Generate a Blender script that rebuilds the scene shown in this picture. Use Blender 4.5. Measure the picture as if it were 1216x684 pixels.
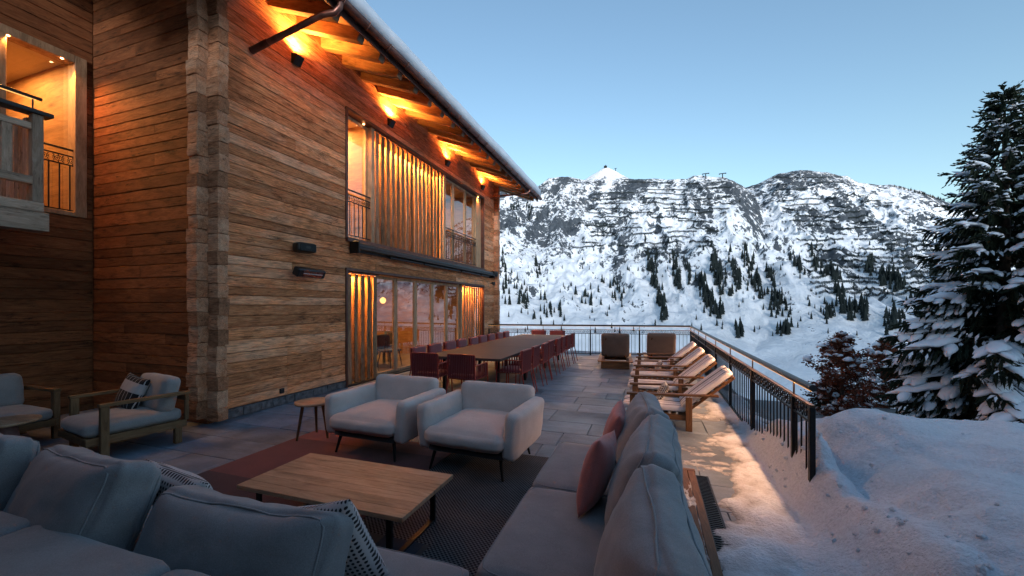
import bpy, bmesh, math, random
import numpy as np
from mathutils import Vector, Matrix, noise as mnoise
from mathutils.bvhtree import BVHTree
random.seed(7)
PI = math.pi; R = math.radians
sc = bpy.context.scene
for o in list(bpy.data.objects): bpy.data.objects.remove(o)
col = sc.collection

# ------------------------------------------------------------------ camera, sky, sun, exposure
FPX = 14/36*1216; YAW = math.atan(162/FPX); CH = 1.65; HY = 364.0
cam = bpy.data.cameras.new('camera'); cam.lens = 14; cam.sensor_width = 36
cam.shift_y = 22/1216; cam.clip_start = .05; cam.clip_end = 6000
co = bpy.data.objects.new('camera', cam); col.objects.link(co)
co.location = (0, 0, CH); co.rotation_euler = (PI/2, 0, YAW); sc.camera = co

SUN_EL = 8.0; SUN_ROT = 156.0
w = bpy.data.worlds.new('World'); sc.world = w; w.use_nodes = True
nt = w.node_tree; nt.nodes.clear()
sky = nt.nodes.new('ShaderNodeTexSky'); sky.sky_type = 'NISHITA'; sky.sun_disc = False
sky.sun_elevation = R(SUN_EL); sky.sun_rotation = R(SUN_ROT)
sky.altitude = 1700; sky.air_density = 1.4; sky.dust_density = 2.0; sky.ozone_density = 2.1
bg = nt.nodes.new('ShaderNodeBackground'); bg.inputs['Strength'].default_value = .13
wo = nt.nodes.new('ShaderNodeOutputWorld')
nt.links.new(sky.outputs[0], bg.inputs['Color']); nt.links.new(bg.outputs[0], wo.inputs['Surface'])
sl = bpy.data.lights.new('sun', 'SUN'); sl.energy = 2.2; sl.angle = R(14); sl.color = (.93, .96, 1)
so = bpy.data.objects.new('sun', sl); col.objects.link(so)
so.rotation_euler = Vector((math.sin(R(SUN_ROT))*-1, -math.cos(R(SUN_ROT)), -math.tan(R(SUN_EL)))).to_track_quat('-Z', 'Y').to_euler()
sc.view_settings.view_transform = 'Standard'; sc.view_settings.look = 'None'
sc.view_settings.exposure = 1.3; sc.view_settings.gamma = 1.0
WARM = (1.0, .37, .075)

# ------------------------------------------------------------------ helpers
def tag(o, label=None, cat=None, group=None, kind=None):
    if label: o['label'] = label
    if cat: o['category'] = cat
    if group: o['group'] = group
    if kind: o['kind'] = kind
    return o
def empty(name, loc=(0, 0, 0), rz=0, parent=None):
    o = bpy.data.objects.new(name, None); col.objects.link(o); o.location = loc; o.rotation_euler = (0, 0, rz)
    o.empty_display_size = .1
    if parent: o.parent = parent
    return o
def inst(name, me, parent=None, loc=(0, 0, 0), rot=(0, 0, 0), scale=(1, 1, 1)):
    o = bpy.data.objects.new(name, me); col.objects.link(o); o.location = loc; o.rotation_euler = rot; o.scale = scale
    if parent: o.parent = parent
    return o
def copy_tree(o, parent=None):
    c = o.copy(); col.objects.link(c); c.parent = parent
    for ch in list(o.children): copy_tree(ch, c)
    return c
class MB:
    def __init__(s): s.v = []; s.f = []; s.sm = []
    def add(s, vs, fs, smooth=False):
        n = len(s.v); s.v += [tuple(p) for p in vs]
        s.f += [tuple(i+n for i in f) for f in fs]; s.sm += [smooth]*len(fs); return s
    def box(s, x0, x1, y0, y1, z0, z1, M=None):
        vs = [Vector((x, y, z)) for z in (z0, z1) for y in (y0, y1) for x in (x0, x1)]
        if M is not None: vs = [M @ p for p in vs]
        return s.add(vs, [(0, 2, 3, 1), (4, 5, 7, 6), (0, 1, 5, 4), (2, 6, 7, 3), (0, 4, 6, 2), (1, 3, 7, 5)])
    def cbox(s, x0, x1, y0, y1, z0, z1, c=.006, M=None):      # box with chamfered edges
        hx, hy, hz = (x1-x0)/2, (y1-y0)/2, (z1-z0)/2; m = Vector(((x0+x1)/2, (y0+y1)/2, (z0+z1)/2))
        c = min(c, hx*.45, hy*.45, hz*.45)
        b = bmesh.new(); bmesh.ops.create_cube(b, size=2)
        for v in b.verts: v.co = Vector((v.co.x*hx, v.co.y*hy, v.co.z*hz))
        bmesh.ops.bevel(b, geom=b.edges[:], offset=c, segments=1, affect='EDGES')
        b.verts.index_update()
        vs = [v.co+m for v in b.verts]
        if M is not None: vs = [M @ p for p in vs]
        s.add(vs, [[v.index for v in f.verts] for f in b.faces]); b.free(); return s
    def beam(s, a, b, wd, ht, up=(0, 0, 1), c=0):              # square bar from a to b
        a, b = Vector(a), Vector(b); d = b-a; L = d.length; x = d.normalized(); u = Vector(up)
        y = u.cross(x)
        if y.length < 1e-4: y = Vector((0, 1, 0)).cross(x)
        y.normalize(); z = x.cross(y)
        M = Matrix.Translation(a) @ Matrix((x, y, z)).transposed().to_4x4()
        return s.cbox(0, L, -wd/2, wd/2, -ht/2, ht/2, c, M) if c else s.box(0, L, -wd/2, wd/2, -ht/2, ht/2, M)
    def tube(s, pts, r, n=8, cap=True):
        pts = [Vector(p) for p in pts]; rs = r if isinstance(r, (list, tuple)) else [r]*len(pts)
        rings = []; prev = None
        for i, p in enumerate(pts):
            t = (pts[min(i+1, len(pts)-1)]-pts[max(i-1, 0)]).normalized()
            if prev is None:
                ref = Vector((0, 0, 1)) if abs(t.z) < .9 else Vector((1, 0, 0)); u = t.cross(ref).normalized()
            else:
                u = (prev-t*prev.dot(t)).normalized()
            prev = u; v = t.cross(u)
            rings.append([p+(u*math.cos(2*PI*k/n)+v*math.sin(2*PI*k/n))*rs[i] for k in range(n)])
        vs = [q for g in rings for q in g]; fs = []
        for i in range(len(pts)-1):
            for k in range(n): fs.append((i*n+k, i*n+(k+1) % n, (i+1)*n+(k+1) % n, (i+1)*n+k))
        s.add(vs, fs, True)
        if cap: s.add(rings[0], [tuple(range(n))[::-1]]); s.add(rings[-1], [tuple(range(n))])
        return s
    def lathe(s, prof, n=24, c=(0, 0, 0)):
        vs = [(c[0]+r*math.cos(2*PI*k/n), c[1]+r*math.sin(2*PI*k/n), c[2]+z) for r, z in prof for k in range(n)]
        fs = [(i*n+k, i*n+(k+1) % n, (i+1)*n+(k+1) % n, (i+1)*n+k) for i in range(len(prof)-1) for k in range(n)]
        s.add(vs, fs, True)
        s.add(vs[:n], [tuple(range(n))[::-1]]); s.add(vs[-n:], [tuple(range(n))]); return s
    def mesh(s, name, mt=None):
        me = bpy.data.meshes.new(name); me.from_pydata(s.v, [], s.f)
        me.polygons.foreach_set('use_smooth', s.sm); me.update()
        for m in (mt if isinstance(mt, (list, tuple)) else [mt]):
            if m: me.materials.append(m)
        return me
    def build(s, name, mt, parent=None, loc=(0, 0, 0), rot=(0, 0, 0)):
        return inst(name, s.mesh(name, mt), parent, loc, rot)
def soft(me, ang=40):
    for p in me.polygons: p.use_smooth = True
    return me

# soft furnishings
def cushion_mesh(name, mt, hx, hy, hz, r=.05, crown=.02, n=14, wr=.004, seed=0, side=.01, taper=0):
    """boxed cushion: rounded box with a crown and a little unevenness"""
    b = bmesh.new(); bmesh.ops.create_cube(b, size=2)
    bmesh.ops.subdivide_edges(b, edges=b.edges[:], cuts=n, use_grid_fill=True)
    r = min(r, hx*.98, hy*.98, hz*.98); H = Vector((hx, hy, hz)); off = Vector((seed*3.1, seed*1.7, seed*.9))
    for v in b.verts:
        u = v.co.copy(); p = Vector((u.x*hx, u.y*hy, u.z*hz))
        # concentrate the grid towards the rims
        q = Vector([max(-(H[i]-r), min(H[i]-r, p[i])) for i in range(3)])
        s3 = [(abs(u[i])) for i in range(3)]
        d = p-q
        if d.length > 1e-6: q2 = q+d.normalized()*min(r, max(abs(d.x), abs(d.y), abs(d.z)))
        else: q2 = p
        c = crown*(1-u.x**2)*(1-u.y**2)
        q2.z += c*(1 if u.z > 0 else -.6)*abs(u.z)**.5
        q2.x += side*(1-u.y**2)*(1-u.z**2)*(1 if u.x > 0 else -1)*abs(u.x)**3
        q2.y += side*(1-u.x**2)*(1-u.z**2)*(1 if u.y > 0 else -1)*abs(u.y)**3
        if taper: q2.z *= 1-taper*max(abs(u.x), abs(u.y))**5-.25*taper*(abs(u.x*u.y))**2
        q2 += mnoise.noise_vector(q2*7+off)*wr + mnoise.noise_vector(q2*19+off)*wr*.45
        v.co = q2
    me = bpy.data.meshes.new(name); b.to_mesh(me); b.free(); me.materials.append(mt); soft(me); return me
def piping_mesh(name, mt, hx, hy, hz, r, crown=.02, rad=.004, on=None, flip=False):
    """a welt running round the top rim of a boxed cushion"""
    m = MB(); 
    for zz in (hz-r*.18,):
        pts = []; c = r*.82
        for i in range(48):
            a = 2*PI*i/48; cx = math.copysign(min(1, abs(math.cos(a))*1.42), math.cos(a)); cy = math.copysign(min(1, abs(math.sin(a))*1.42), math.sin(a))
            pts.append((cx*(hx-r*.12), cy*(hy-r*.12), zz))
        if on is not None:
            bv = BVHTree.FromPolygons([v.co for v in on.vertices], [tuple(p.vertices) for p in on.polygons]); P2 = []
            for p in pts:
                q = bv.find_nearest(Vector((p[0], -p[1], -p[2])) if flip else Vector(p))
                P2.append(q[0]+q[1]*.001)
            for _ in range(3): P2 = [(P2[i-1]+P2[i]*2+P2[(i+1) % len(P2)])/4 for i in range(len(P2))]
            pts = [bv.find_nearest(p)[0]+bv.find_nearest(p)[1]*.001 for p in P2]
        m.tube(pts+[pts[0]], rad, 5, False)
    return m.mesh(name, mt)
def pillow_mesh(name, mt, hx, hz, T, n=22, wr=.006, seed=0):
    """knife-edge throw pillow standing in the XZ plane, centre at the origin"""
    vs = []; fs = []; off = Vector((seed*2.3, seed*.7, seed*1.9))
    def P(i, j, s):
        u = -1+2*i/n; v = -1+2*j/n
        t = T*(max(0, (1-u**2)*(1-v**2)))**.42
        x = hx*u*(1-.09*(1-v*v)*abs(u)); z = hz*v*(1-.09*(1-u*u)*abs(v))
        p = Vector((x, s*t, z)); k = mnoise.noise(p*6+off)+.5*mnoise.noise(p*14+off)
        p.y += k*wr*(1 if t > .004 else .2)*s
        return p
    idx = {}
    for s in (1, -1):
        for i in range(n+1):
            for j in range(n+1):
                e = i in (0, n) or j in (0, n)
                if s == -1 and e: idx[(i, j, s)] = idx[(i, j, 1)]; continue
                idx[(i, j, s)] = len(vs); vs.append(P(i, j, s))
    for s in (1, -1):
        for i in range(n):
            for j in range(n):
                q = (idx[i, j, s], idx[i+1, j, s], idx[i+1, j+1, s], idx[i, j+1, s])
                fs.append(q[::-1] if s == 1 else q)
    return MB().add(vs, fs, True).mesh(name, mt)

# vectorised value noise
def _h(i, j, s):
    n = (i.astype(np.int64)*374761393+j.astype(np.int64)*668265263+s*1442695041) & 0x7fffffff
    n = ((n ^ (n >> 13))*1274126177) & 0x7fffffff
    return ((n ^ (n >> 16)) & 0xffff)/65535.0
def vnoise(x, y, s=0):
    i = np.floor(x); j = np.floor(y); fx = x-i; fy = y-j
    fx = fx*fx*fx*(fx*(fx*6-15)+10); fy = fy*fy*fy*(fy*(fy*6-15)+10)
    a = _h(i, j, s); b = _h(i+1, j, s); c = _h(i, j+1, s); d = _h(i+1, j+1, s)
    return (a*(1-fx)+b*fx)*(1-fy)+(c*(1-fx)+d*fx)*fy
def fbm(x, y, o=5, s=0, ridged=False):
    v = 0; a = 1; t = 0
    for k in range(o):
        n = vnoise(x*2**k+k*17.3, y*2**k-k*9.1, s+k)
        v = v+a*((1-np.abs(2*n-1)) if ridged else n); t += a; a *= .5
    return v/t
def sstep(a, b, x):
    t = np.clip((x-a)/(b-a), 0, 1); return t*t*(3-2*t)

# ------------------------------------------------------------------ materials
class NT:
    def __init__(s, name):
        s.m = bpy.data.materials.new(name); s.m.use_nodes = True; s.t = s.m.node_tree; s.t.nodes.clear()
        s.out = s.n('ShaderNodeOutputMaterial')
    def n(s, typ, **kw):
        nd = s.t.nodes.new(typ)
        for k, v in kw.items(): setattr(nd, k, v)
        return nd
    def l(s, a, b): s.t.links.new(a, b)
    def set(s, nd, **kw):
        for k, v in kw.items(): nd.inputs[k.replace('_', ' ')].default_value = v
        return nd
    def coord(s, kind='Object', rnd=True, scale=(1, 1, 1)):
        tc = s.n('ShaderNodeTexCoord'); src = tc.outputs[kind]
        if rnd:
            oi = s.n('ShaderNodeObjectInfo'); mm = s.n('ShaderNodeMath', operation='MULTIPLY'); s.l(oi.outputs['Random'], mm.inputs[0]); mm.inputs[1].default_value = 37
            ad = s.n('ShaderNodeVectorMath', operation='ADD'); s.l(src, ad.inputs[0]); s.l(mm.outputs[0], ad.inputs[1]); src = ad.outputs[0]
        mp = s.n('ShaderNodeMapping'); s.l(src, mp.inputs[0]); mp.inputs['Scale'].default_value = scale
        return mp.outputs[0]
    def noise(s, vec, scale, detail=4, rough=.55, dist=0):
        nd = s.n('ShaderNodeTexNoise'); s.l(vec, nd.inputs['Vector'])
        nd.inputs['Scale'].default_value = scale; nd.inputs['Detail'].default_value = detail; nd.inputs['Roughness'].default_value = rough; nd.inputs['Distortion'].default_value = dist
        return nd.outputs['Fac']
    def ramp(s, fac, stops, interp='LINEAR'):
        r = s.n('ShaderNodeValToRGB'); r.color_ramp.interpolation = interp
        while len(r.color_ramp.elements) < len(stops): r.color_ramp.elements.new(.5)
        for e, (p, c) in zip(r.color_ramp.elements, stops):
            e.position = p; e.color = (*c, 1) if hasattr(c, '__len__') else (c, c, c, 1)
        s.l(fac, r.inputs[0]); return r.outputs[0]
    def mix(s, a, b, fac, blend='MIX'):
        m = s.n('ShaderNodeMix', data_type='RGBA', blend_type=blend)
        for v, k in ((fac, 0), (a, 6), (b, 7)):
            if isinstance(v, (int, float)): m.inputs[k].default_value = v if k == 0 else (v, v, v, 1)
            elif isinstance(v, tuple): m.inputs[k].default_value = (*v, 1)
            else: s.l(v, m.inputs[k])
        return m.outputs[2]
    def math(s, op, a, b=None, c=None):
        m = s.n('ShaderNodeMath', operation=op)
        for i, v in enumerate((a, b, c)):
            if v is None: continue
            if isinstance(v, (int, float)): m.inputs[i].default_value = v
            else: s.l(v, m.inputs[i])
        return m.outputs[0]
    def bsdf(s, colr, rough=.6, bump=None, bs=.3, bd=.01, metal=0, spec=.5, sheen=0, emit=None, es=0):
        p = s.n('ShaderNodeBsdfPrincipled')
        if isinstance(colr, tuple): p.inputs['Base Color'].default_value = (*colr, 1)
        else: s.l(colr, p.inputs['Base Color'])
        if isinstance(rough, (int, float)): p.inputs['Roughness'].default_value = rough
        else: s.l(rough, p.inputs['Roughness'])
        p.inputs['Metallic'].default_value = metal; p.inputs['Specular IOR Level'].default_value = spec
        if sheen: p.inputs['Sheen Weight'].default_value = sheen; p.inputs['Sheen Roughness'].default_value = .5
        if emit: p.inputs['Emission Color'].default_value = (*emit, 1); p.inputs['Emission Strength'].default_value = es
        if bump is not None:
            b = s.n('ShaderNodeBump'); b.inputs['Strength'].default_value = bs; b.inputs['Distance'].default_value = bd
            s.l(bump, b.inputs['Height']); s.l(b.outputs[0], p.inputs['Normal'])
        s.l(p.outputs[0], s.out.inputs['Surface']); return s.m

def wood(name, dark, mid, light, axis=0, rough=.72, var=.45, weather=None, scale=1.0, bump=.35, crack=.5, gain=1.0):
    """sawn timber with the grain along one local axis; every object gets its own tone"""
    k = NT(name)
    def st(along, across): v = [across*scale]*3; v[axis] = along*scale; return tuple(v)
    a = k.coord(scale=st(2.6, 15)); b = k.coord(scale=st(5.0, 85)); c = k.coord(scale=st(3.0, 9.0)); e = k.coord(scale=st(1.0, 4.0))
    g1 = k.noise(a, 1, 8, .72, 1.6); g2 = k.noise(b, 1, 4, .7, .6)
    g = k.math('ADD', k.math('MULTIPLY', g1, .65), k.math('MULTIPLY', g2, .35))
    colr = k.ramp(g, [(.3, dark), (.5, mid), (.7, light)])
    oi = k.n('ShaderNodeObjectInfo')
    blot = k.noise(e, 1.3, 5, .65, .8); colr = k.mix(colr, k.ramp(blot, [(.32, .58), (.5, 1.0), (.7, 1.18)]), .8, 'MULTIPLY')
    if weather:
        wn = k.noise(c, .5, 4, .6); wr = k.math('ADD', k.math('MULTIPLY', oi.outputs['Random'], .30), k.math('MULTIPLY', wn, 1.0))
        wf = k.ramp(wr, [(.60, 0.0), (.95, .7)])
        colr = k.mix(colr, weather, wf)
        colr = k.mix(colr, k.ramp(g2, [(.32, .45), (.62, 1.12)]), .85, 'MULTIPLY')
    # knots
    v = k.n('ShaderNodeTexVoronoi'); k.l(c, v.inputs['Vector']); v.inputs['Scale'].default_value = .55
    colr = k.mix(colr, k.ramp(v.outputs['Distance'], [(.03, .18), (.11, .75), (.2, 1.0)]), .85, 'MULTIPLY')
    # drying cracks
    cr = k.noise(k.coord(scale=st(1.7, 34)), 1, 4, .6, 1.2)
    crm = k.ramp(cr, [(.5-.035, 1.0), (.5, 0.0), (.5+.035, 1.0)])
    gate = k.ramp(k.noise(c, .9, 2), [(.5, 0.0), (.62, 1.0)])
    colr = k.mix(colr, k.mix(1.0, crm, gate), crack, 'MULTIPLY')
    # one tone per piece
    t = k.ramp(oi.outputs['Random'], [(0, (1-var)*gain), (.5, gain), (1, (1+var*.55)*gain)])
    colr = k.mix(colr, t, 1.0, 'MULTIPLY')
    return k.bsdf(colr, rough, k.math('ADD', g, k.math('MULTIPLY', crm, .3)), bump, .008, spec=.25)

def plain(name, colr, rough=.5, metal=0, nz=.15, sc_=30, bs=.1, spec=.5):
    k = NT(name); v = k.coord(scale=(1, 1, 1)); n = k.noise(v, sc_, 4)
    c = k.mix(colr, k.ramp(n, [(.3, 1-nz), (.7, 1+nz)]), 1.0, 'MULTIPLY')
    return k.bsdf(c, rough, n, bs, .003, metal, spec)
def fabric(name, colr, sc_=420, bs=.35, sheen=.25, var=.12, rough=.9):
    k = NT(name); v = k.coord()
    n = k.noise(v, 5, 4); h = k.noise(k.coord(scale=(1, 1, 1)), sc_*.55, 2, .7)
    c = k.mix(colr, k.ramp(n, [(.3, 1-var), (.7, 1+var)]), 1.0, 'MULTIPLY')
    c = k.mix(c, k.ramp(h, [(.3, .72), (.7, 1.2)]), .8, 'MULTIPLY')
    wr = k.noise(v, 9, 3, .5, .6)
    return k.bsdf(c, rough, k.math('ADD', k.math('MULTIPLY', h, .08), k.math('MULTIPLY', wr, 1.0)), bs, .012, spec=.2, sheen=sheen)
def emitter(name, colr, s):
    k = NT(name); e = k.n('ShaderNodeEmission'); e.inputs[0].default_value = (*colr, 1); e.inputs[1].default_value = s
    k.l(e.outputs[0], k.out.inputs[0]); return k.m

M = {}
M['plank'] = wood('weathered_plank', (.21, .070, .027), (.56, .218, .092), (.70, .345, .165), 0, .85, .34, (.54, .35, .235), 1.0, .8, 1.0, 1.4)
M['plank_dark'] = wood('stained_plank', (.14, .045, .018), (.34, .125, .05), (.5, .22, .095), 0, .75, .4, None, 1.0, .4, .6)
M['plank_brown'] = wood('dark_brown_plank', (.12, .038, .014), (.30, .105, .040), (.44, .185, .078), 0, .8, .36, None, 1.0, .7, 1.0, .8)  # darker brown than the weathered planks, for wing and recessed walls
M['log_end'] = wood('log_end', (.19, .07, .034), (.44, .195, .10), (.62, .33, .19), 0, .85, .35, (.52, .34, .23), 1.6, .8, .9, 1.25)
M['rafter'] = wood('rafter_spruce', (.17, .075, .03), (.36, .19, .085), (.5, .3, .15), 0, .75, .3)
M['endgrain'] = plain('pale_end_grain', (.20, .135, .085), .8, 0, .25, 40, .2)
M['slat'] = wood('raw_slat', (.09, .045, .02), (.26, .15, .075), (.42, .28, .16), 2, .8, .5, (.30, .23, .17), 1.0, .6, .9)
M['larch'] = wood('larch_frame', (.28, .155, .085), (.46, .29, .17), (.6, .41, .26), 2, .6, .2, None, 1.0, .2, .3)
M['larch_y'] = wood('larch_frame_y', (.28, .155, .085), (.46, .29, .17), (.6, .41, .26), 1, .6, .2, None, 1.0, .2, .3)
M['grey_wood_z'] = wood('silvered_wood_upright', (.2, .14, .10), (.36, .27, .2), (.5, .4, .32), 2, .8, .3, None, 1, .4, .7, 1.4)
M['grey_wood_y'] = wood('silvered_wood_rail', (.2, .14, .10), (.36, .27, .2), (.5, .4, .32), 1, .8, .3, None, 1, .4, .7, 1.4)
for ax, nm in enumerate('xyz'):
    M['teak_'+nm] = wood('teak_'+nm, (.055, .025, .011), (.125, .06, .026), (.195, .105, .05), ax, .55, .2, None, 1.1, .2, .35)
    M['oak_'+nm] = wood('oak_'+nm, (.085, .045, .02), (.165, .092, .044), (.24, .145, .075), ax, .6, .2, None, 1.1, .2, .4)
M['table_top'] = wood('table_top_teak', (.22, .12, .065), (.40, .245, .15), (.52, .345, .23), 0, .5, .16, None, 1.0, .12, .3)
M['metal_black'] = plain('black_metal', (.014, .015, .017), .45, .6, .2, 50, .05)
M['metal_grey'] = plain('anthracite_metal', (.035, .038, .043), .4, .6, .15, 40, .04)
M['plastic_black'] = plain('black_plastic', (.012, .012, .013), .45)
M['brass_rail'] = plain('bronze_rail', (.10, .06, .035), .35, .7, .2, 30, .05)
M['copper'] = plain('aged_copper', (.23, .105, .08), .38, .75, .35, 6, .06)
M['copper_trim'] = plain('copper_trim', (.11, .052, .042), .45, .55, .3, 8, .06)
M['steel'] = plain('brushed_steel', (.35, .35, .36), .3, 1.0)
M['reflector'] = plain('heater_reflector', (.55, .57, .6), .15, 1.0, .3, 25, .6)
M['sofa'] = fabric('slate_fabric', (.215, .222, .235))
M['armchair'] = fabric('grey_canvas', (.52, .455, .43), 500, .3, .2, .06)
M['lounge'] = fabric('ash_fabric', (.27, .265, .265))
M['terracotta'] = fabric('rose_fabric', (.42, .145, .13), 500, .4, .3, .1)
M['taupe'] = fabric('taupe_fabric', (.155, .115, .098), 400, .3, .2)
M['dark_base'] = fabric('charcoal_fabric', (.022, .024, .028))
M['red_metal'] = plain('wine_red_metal', (.20, .022, .02), .42, .2, .15, 40, .03)
M['red_rope'] = plain('wine_red_rope', (.12, .018, .022), .85, 0, .3, 200, .3)
M['red_pad'] = fabric('plum_pad', (.21, .055, .062), 500, .3, .3, .1)
M['bark'] = wood('tree_bark', (.03, .022, .016), (.07, .05, .038), (.12, .09, .07), 2, .95, .2, None, 1.2, .8, .9)
M['needle'] = plain('spruce_needles', (.020, .030, .018), .7, 0, .5, 3, 0, .2)
M['far_tree'] = plain('far_conifer', (.016, .022, .022), .9, 0, .4, .12, 0, .1)
M['leaf'] = plain('brown_beech_leaves', (.15, .05, .028), .8, 0, .5, 4, 0, .2)
M['interior'] = wood('interior_panel', (.12, .06, .026), (.24, .125, .055), (.34, .19, .09), 0, .6, .2, None, .6, .15, .3)
M['plaster'] = plain('ceiling_plaster', (.55, .48, .38), .9, 0, .05, 4, .05)
M['dark_floor'] = plain('interior_floor', (.16, .11, .07), .5, 0, .2, 6, .05)
M['glow'] = emitter('lamp_glow', (1, .40, .09), 1.6)
M['spot_glow'] = emitter('spot_glow', (1, .45, .16), 14)
M['led'] = emitter('led_strip', (1, .45, .13), .7)
M['window_glow'] = emitter('lit_window', (1, .55, .22), 2.2)

def glass_mat():
    k = NT('window_glass'); ge = k.n('ShaderNodeNewGeometry'); dt = k.n('ShaderNodeVectorMath', operation='DOT_PRODUCT'); k.l(ge.outputs['Incoming'], dt.inputs[0]); k.l(ge.outputs['Normal'], dt.inputs[1])
    one = k.math('SUBTRACT', 1.0, k.math('ABSOLUTE', dt.outputs['Value'])); fr = k.math('ADD', .2, k.math('MULTIPLY', .8, k.math('POWER', one, 5.0)))
    g = k.n('ShaderNodeBsdfGlossy'); g.inputs['Roughness'].default_value = .01; g.inputs['Color'].default_value = (.95, .97, 1, 1)
    t = k.n('ShaderNodeBsdfTransparent'); t.inputs[0].default_value = (.86, .88, .88, 1)
    m = k.n('ShaderNodeMixShader'); k.l(fr, m.inputs[0]); k.l(t.outputs[0], m.inputs[1]); k.l(g.outputs[0], m.inputs[2])
    k.l(m.outputs[0], k.out.inputs[0]); return k.m
M['glass'] = glass_mat()

def snow_mat(name, base=(.76, .81, .88), s1=3.0, s2=28, bs=.35, bd=.03):
    k = NT(name); v = k.coord(rnd=False); n = k.noise(v, s1, 5, .6); m = k.noise(v, s2, 4, .65)
    c = k.mix(base, k.ramp(n, [(.3, .93), (.7, 1.03)]), 1.0, 'MULTIPLY')
    return k.bsdf(c, .65, k.math('ADD', n, k.math('MULTIPLY', m, .3)), bs, bd, spec=.25)
M['snow'] = snow_mat('fresh_snow')
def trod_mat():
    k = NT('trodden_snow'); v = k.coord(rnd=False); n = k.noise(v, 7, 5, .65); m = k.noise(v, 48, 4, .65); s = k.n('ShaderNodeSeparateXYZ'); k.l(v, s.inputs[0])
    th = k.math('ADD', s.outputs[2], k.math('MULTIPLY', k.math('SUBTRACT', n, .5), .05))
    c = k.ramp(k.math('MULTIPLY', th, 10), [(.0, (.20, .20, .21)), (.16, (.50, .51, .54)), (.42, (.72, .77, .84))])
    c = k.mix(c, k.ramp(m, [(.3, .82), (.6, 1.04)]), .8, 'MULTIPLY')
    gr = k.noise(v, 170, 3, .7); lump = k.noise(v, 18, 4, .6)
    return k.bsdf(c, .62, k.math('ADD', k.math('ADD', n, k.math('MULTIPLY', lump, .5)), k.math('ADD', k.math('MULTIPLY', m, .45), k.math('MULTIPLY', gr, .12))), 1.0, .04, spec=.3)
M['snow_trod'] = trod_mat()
M['snow_pad'] = snow_mat('snow_cushion', (.75, .81, .88), 2.2, 16, .3, .03)

def mountain_mat():
    k = NT('mountain_snow_rock'); g = k.n('ShaderNodeNewGeometry')
    sx = k.n('ShaderNodeSeparateXYZ'); k.l(g.outputs['Normal'], sx.inputs[0])
    pos = k.n('ShaderNodeMapping'); k.l(g.outputs['Position'], pos.inputs[0])
    p = pos.outputs[0]
    sp = k.n('ShaderNodeSeparateXYZ'); k.l(p, sp.inputs[0])
    pv = k.n('ShaderNodeMapping'); k.l(p, pv.inputs[0]); pv.inputs['Scale'].default_value = (1, 1, .55)
    st = k.n('ShaderNodeMapping'); k.l(p, st.inputs[0]); st.inputs['Scale'].default_value = (1/34, 1/330, 1/260); st.inputs['Rotation'].default_value = (0, 0, R(-14))
    big = k.noise(p, .0065, 4, .55); mid = k.noise(pv.outputs[0], .034, 7, .78, .6); fine = k.noise(pv.outputs[0], .13, 5, .75); strk = k.noise(st.outputs[0], 1.0, 4, .55, .5)
    rock = k.math('MULTIPLY', k.math('SUBTRACT', .84, sx.outputs[2]), 1.1)
    for nz, amp in ((mid, 2.4), (big, 2.0), (fine, 3.2), (strk, 2.2)): rock = k.math('ADD', rock, k.math('MULTIPLY', k.math('SUBTRACT', nz, .5), amp))
    zl = k.ramp(k.math('MULTIPLY', k.math('ADD', sp.outputs[2], 100), 1/600), [(.06, 0.0), (.24, .36), (.45, .55), (.84, .76), (.93, .30)])
    rock = k.math('ADD', rock, k.math('MULTIPLY', k.math('SUBTRACT', zl, .66), 1.35))
    f = k.ramp(rock, [(.0, 0.0), (.09, 1.0)])
    rc = k.ramp(fine, [(.3, (.018, .024, .032)), (.75, (.10, .118, .14))])
    sn = k.mix((.80, .83, .88), k.ramp(mid, [(.35, .86), (.6, 1.0)]), 1.0, 'MULTIPLY')
    c = k.mix(sn, rc, f)
    return k.bsdf(c, .8, k.math('ADD', mid, k.math('MULTIPLY', fine, .3)), .6, 10.0, spec=.1)
M['mountain'] = mountain_mat()

def paving_mat():
    k = NT('grey_gneiss_slab'); v = k.coord(); n = k.noise(v, 2.2, 5, .6, .5); f = k.noise(v, 45, 4, .65); m = k.noise(k.coord(scale=(1.5, 6, 1)), 2, 4)
    oi = k.n('ShaderNodeObjectInfo')
    c = k.ramp(n, [(.3, (.10, .135, .18)), (.7, (.20, .255, .33))])
    c = k.mix(c, k.ramp(m, [(.35, .82), (.65, 1.1)]), .8, 'MULTIPLY')
    c = k.mix(c, k.ramp(oi.outputs['Random'], [(0, .8), (1, 1.18)]), 1.0, 'MULTIPLY')
    c = k.mix(c, k.ramp(f, [(.3, .8), (.7, 1.12)]), .7, 'MULTIPLY')
    # half-dried meltwater leaves uneven gloss
    g2 = k.n('ShaderNodeNewGeometry'); wet = k.noise(g2.outputs['Position'], .8, 4, .6)
    ro = k.ramp(wet, [(.42, .42), (.62, .8)])
    c = k.mix(c, k.ramp(wet, [(.42, .72), (.6, 1.0)]), 1.0, 'MULTIPLY')
    return k.bsdf(c, ro, k.math('ADD', k.math('MULTIPLY', f, .4), n), .35, .01, spec=.45)
M['paving'] = paving_mat()
M['grout'] = plain('dark_joint', (.03, .031, .034), .9)
M['stone'] = plain('plinth_stone', (.10, .105, .115), .85, 0, .55, 14, .8)

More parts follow.
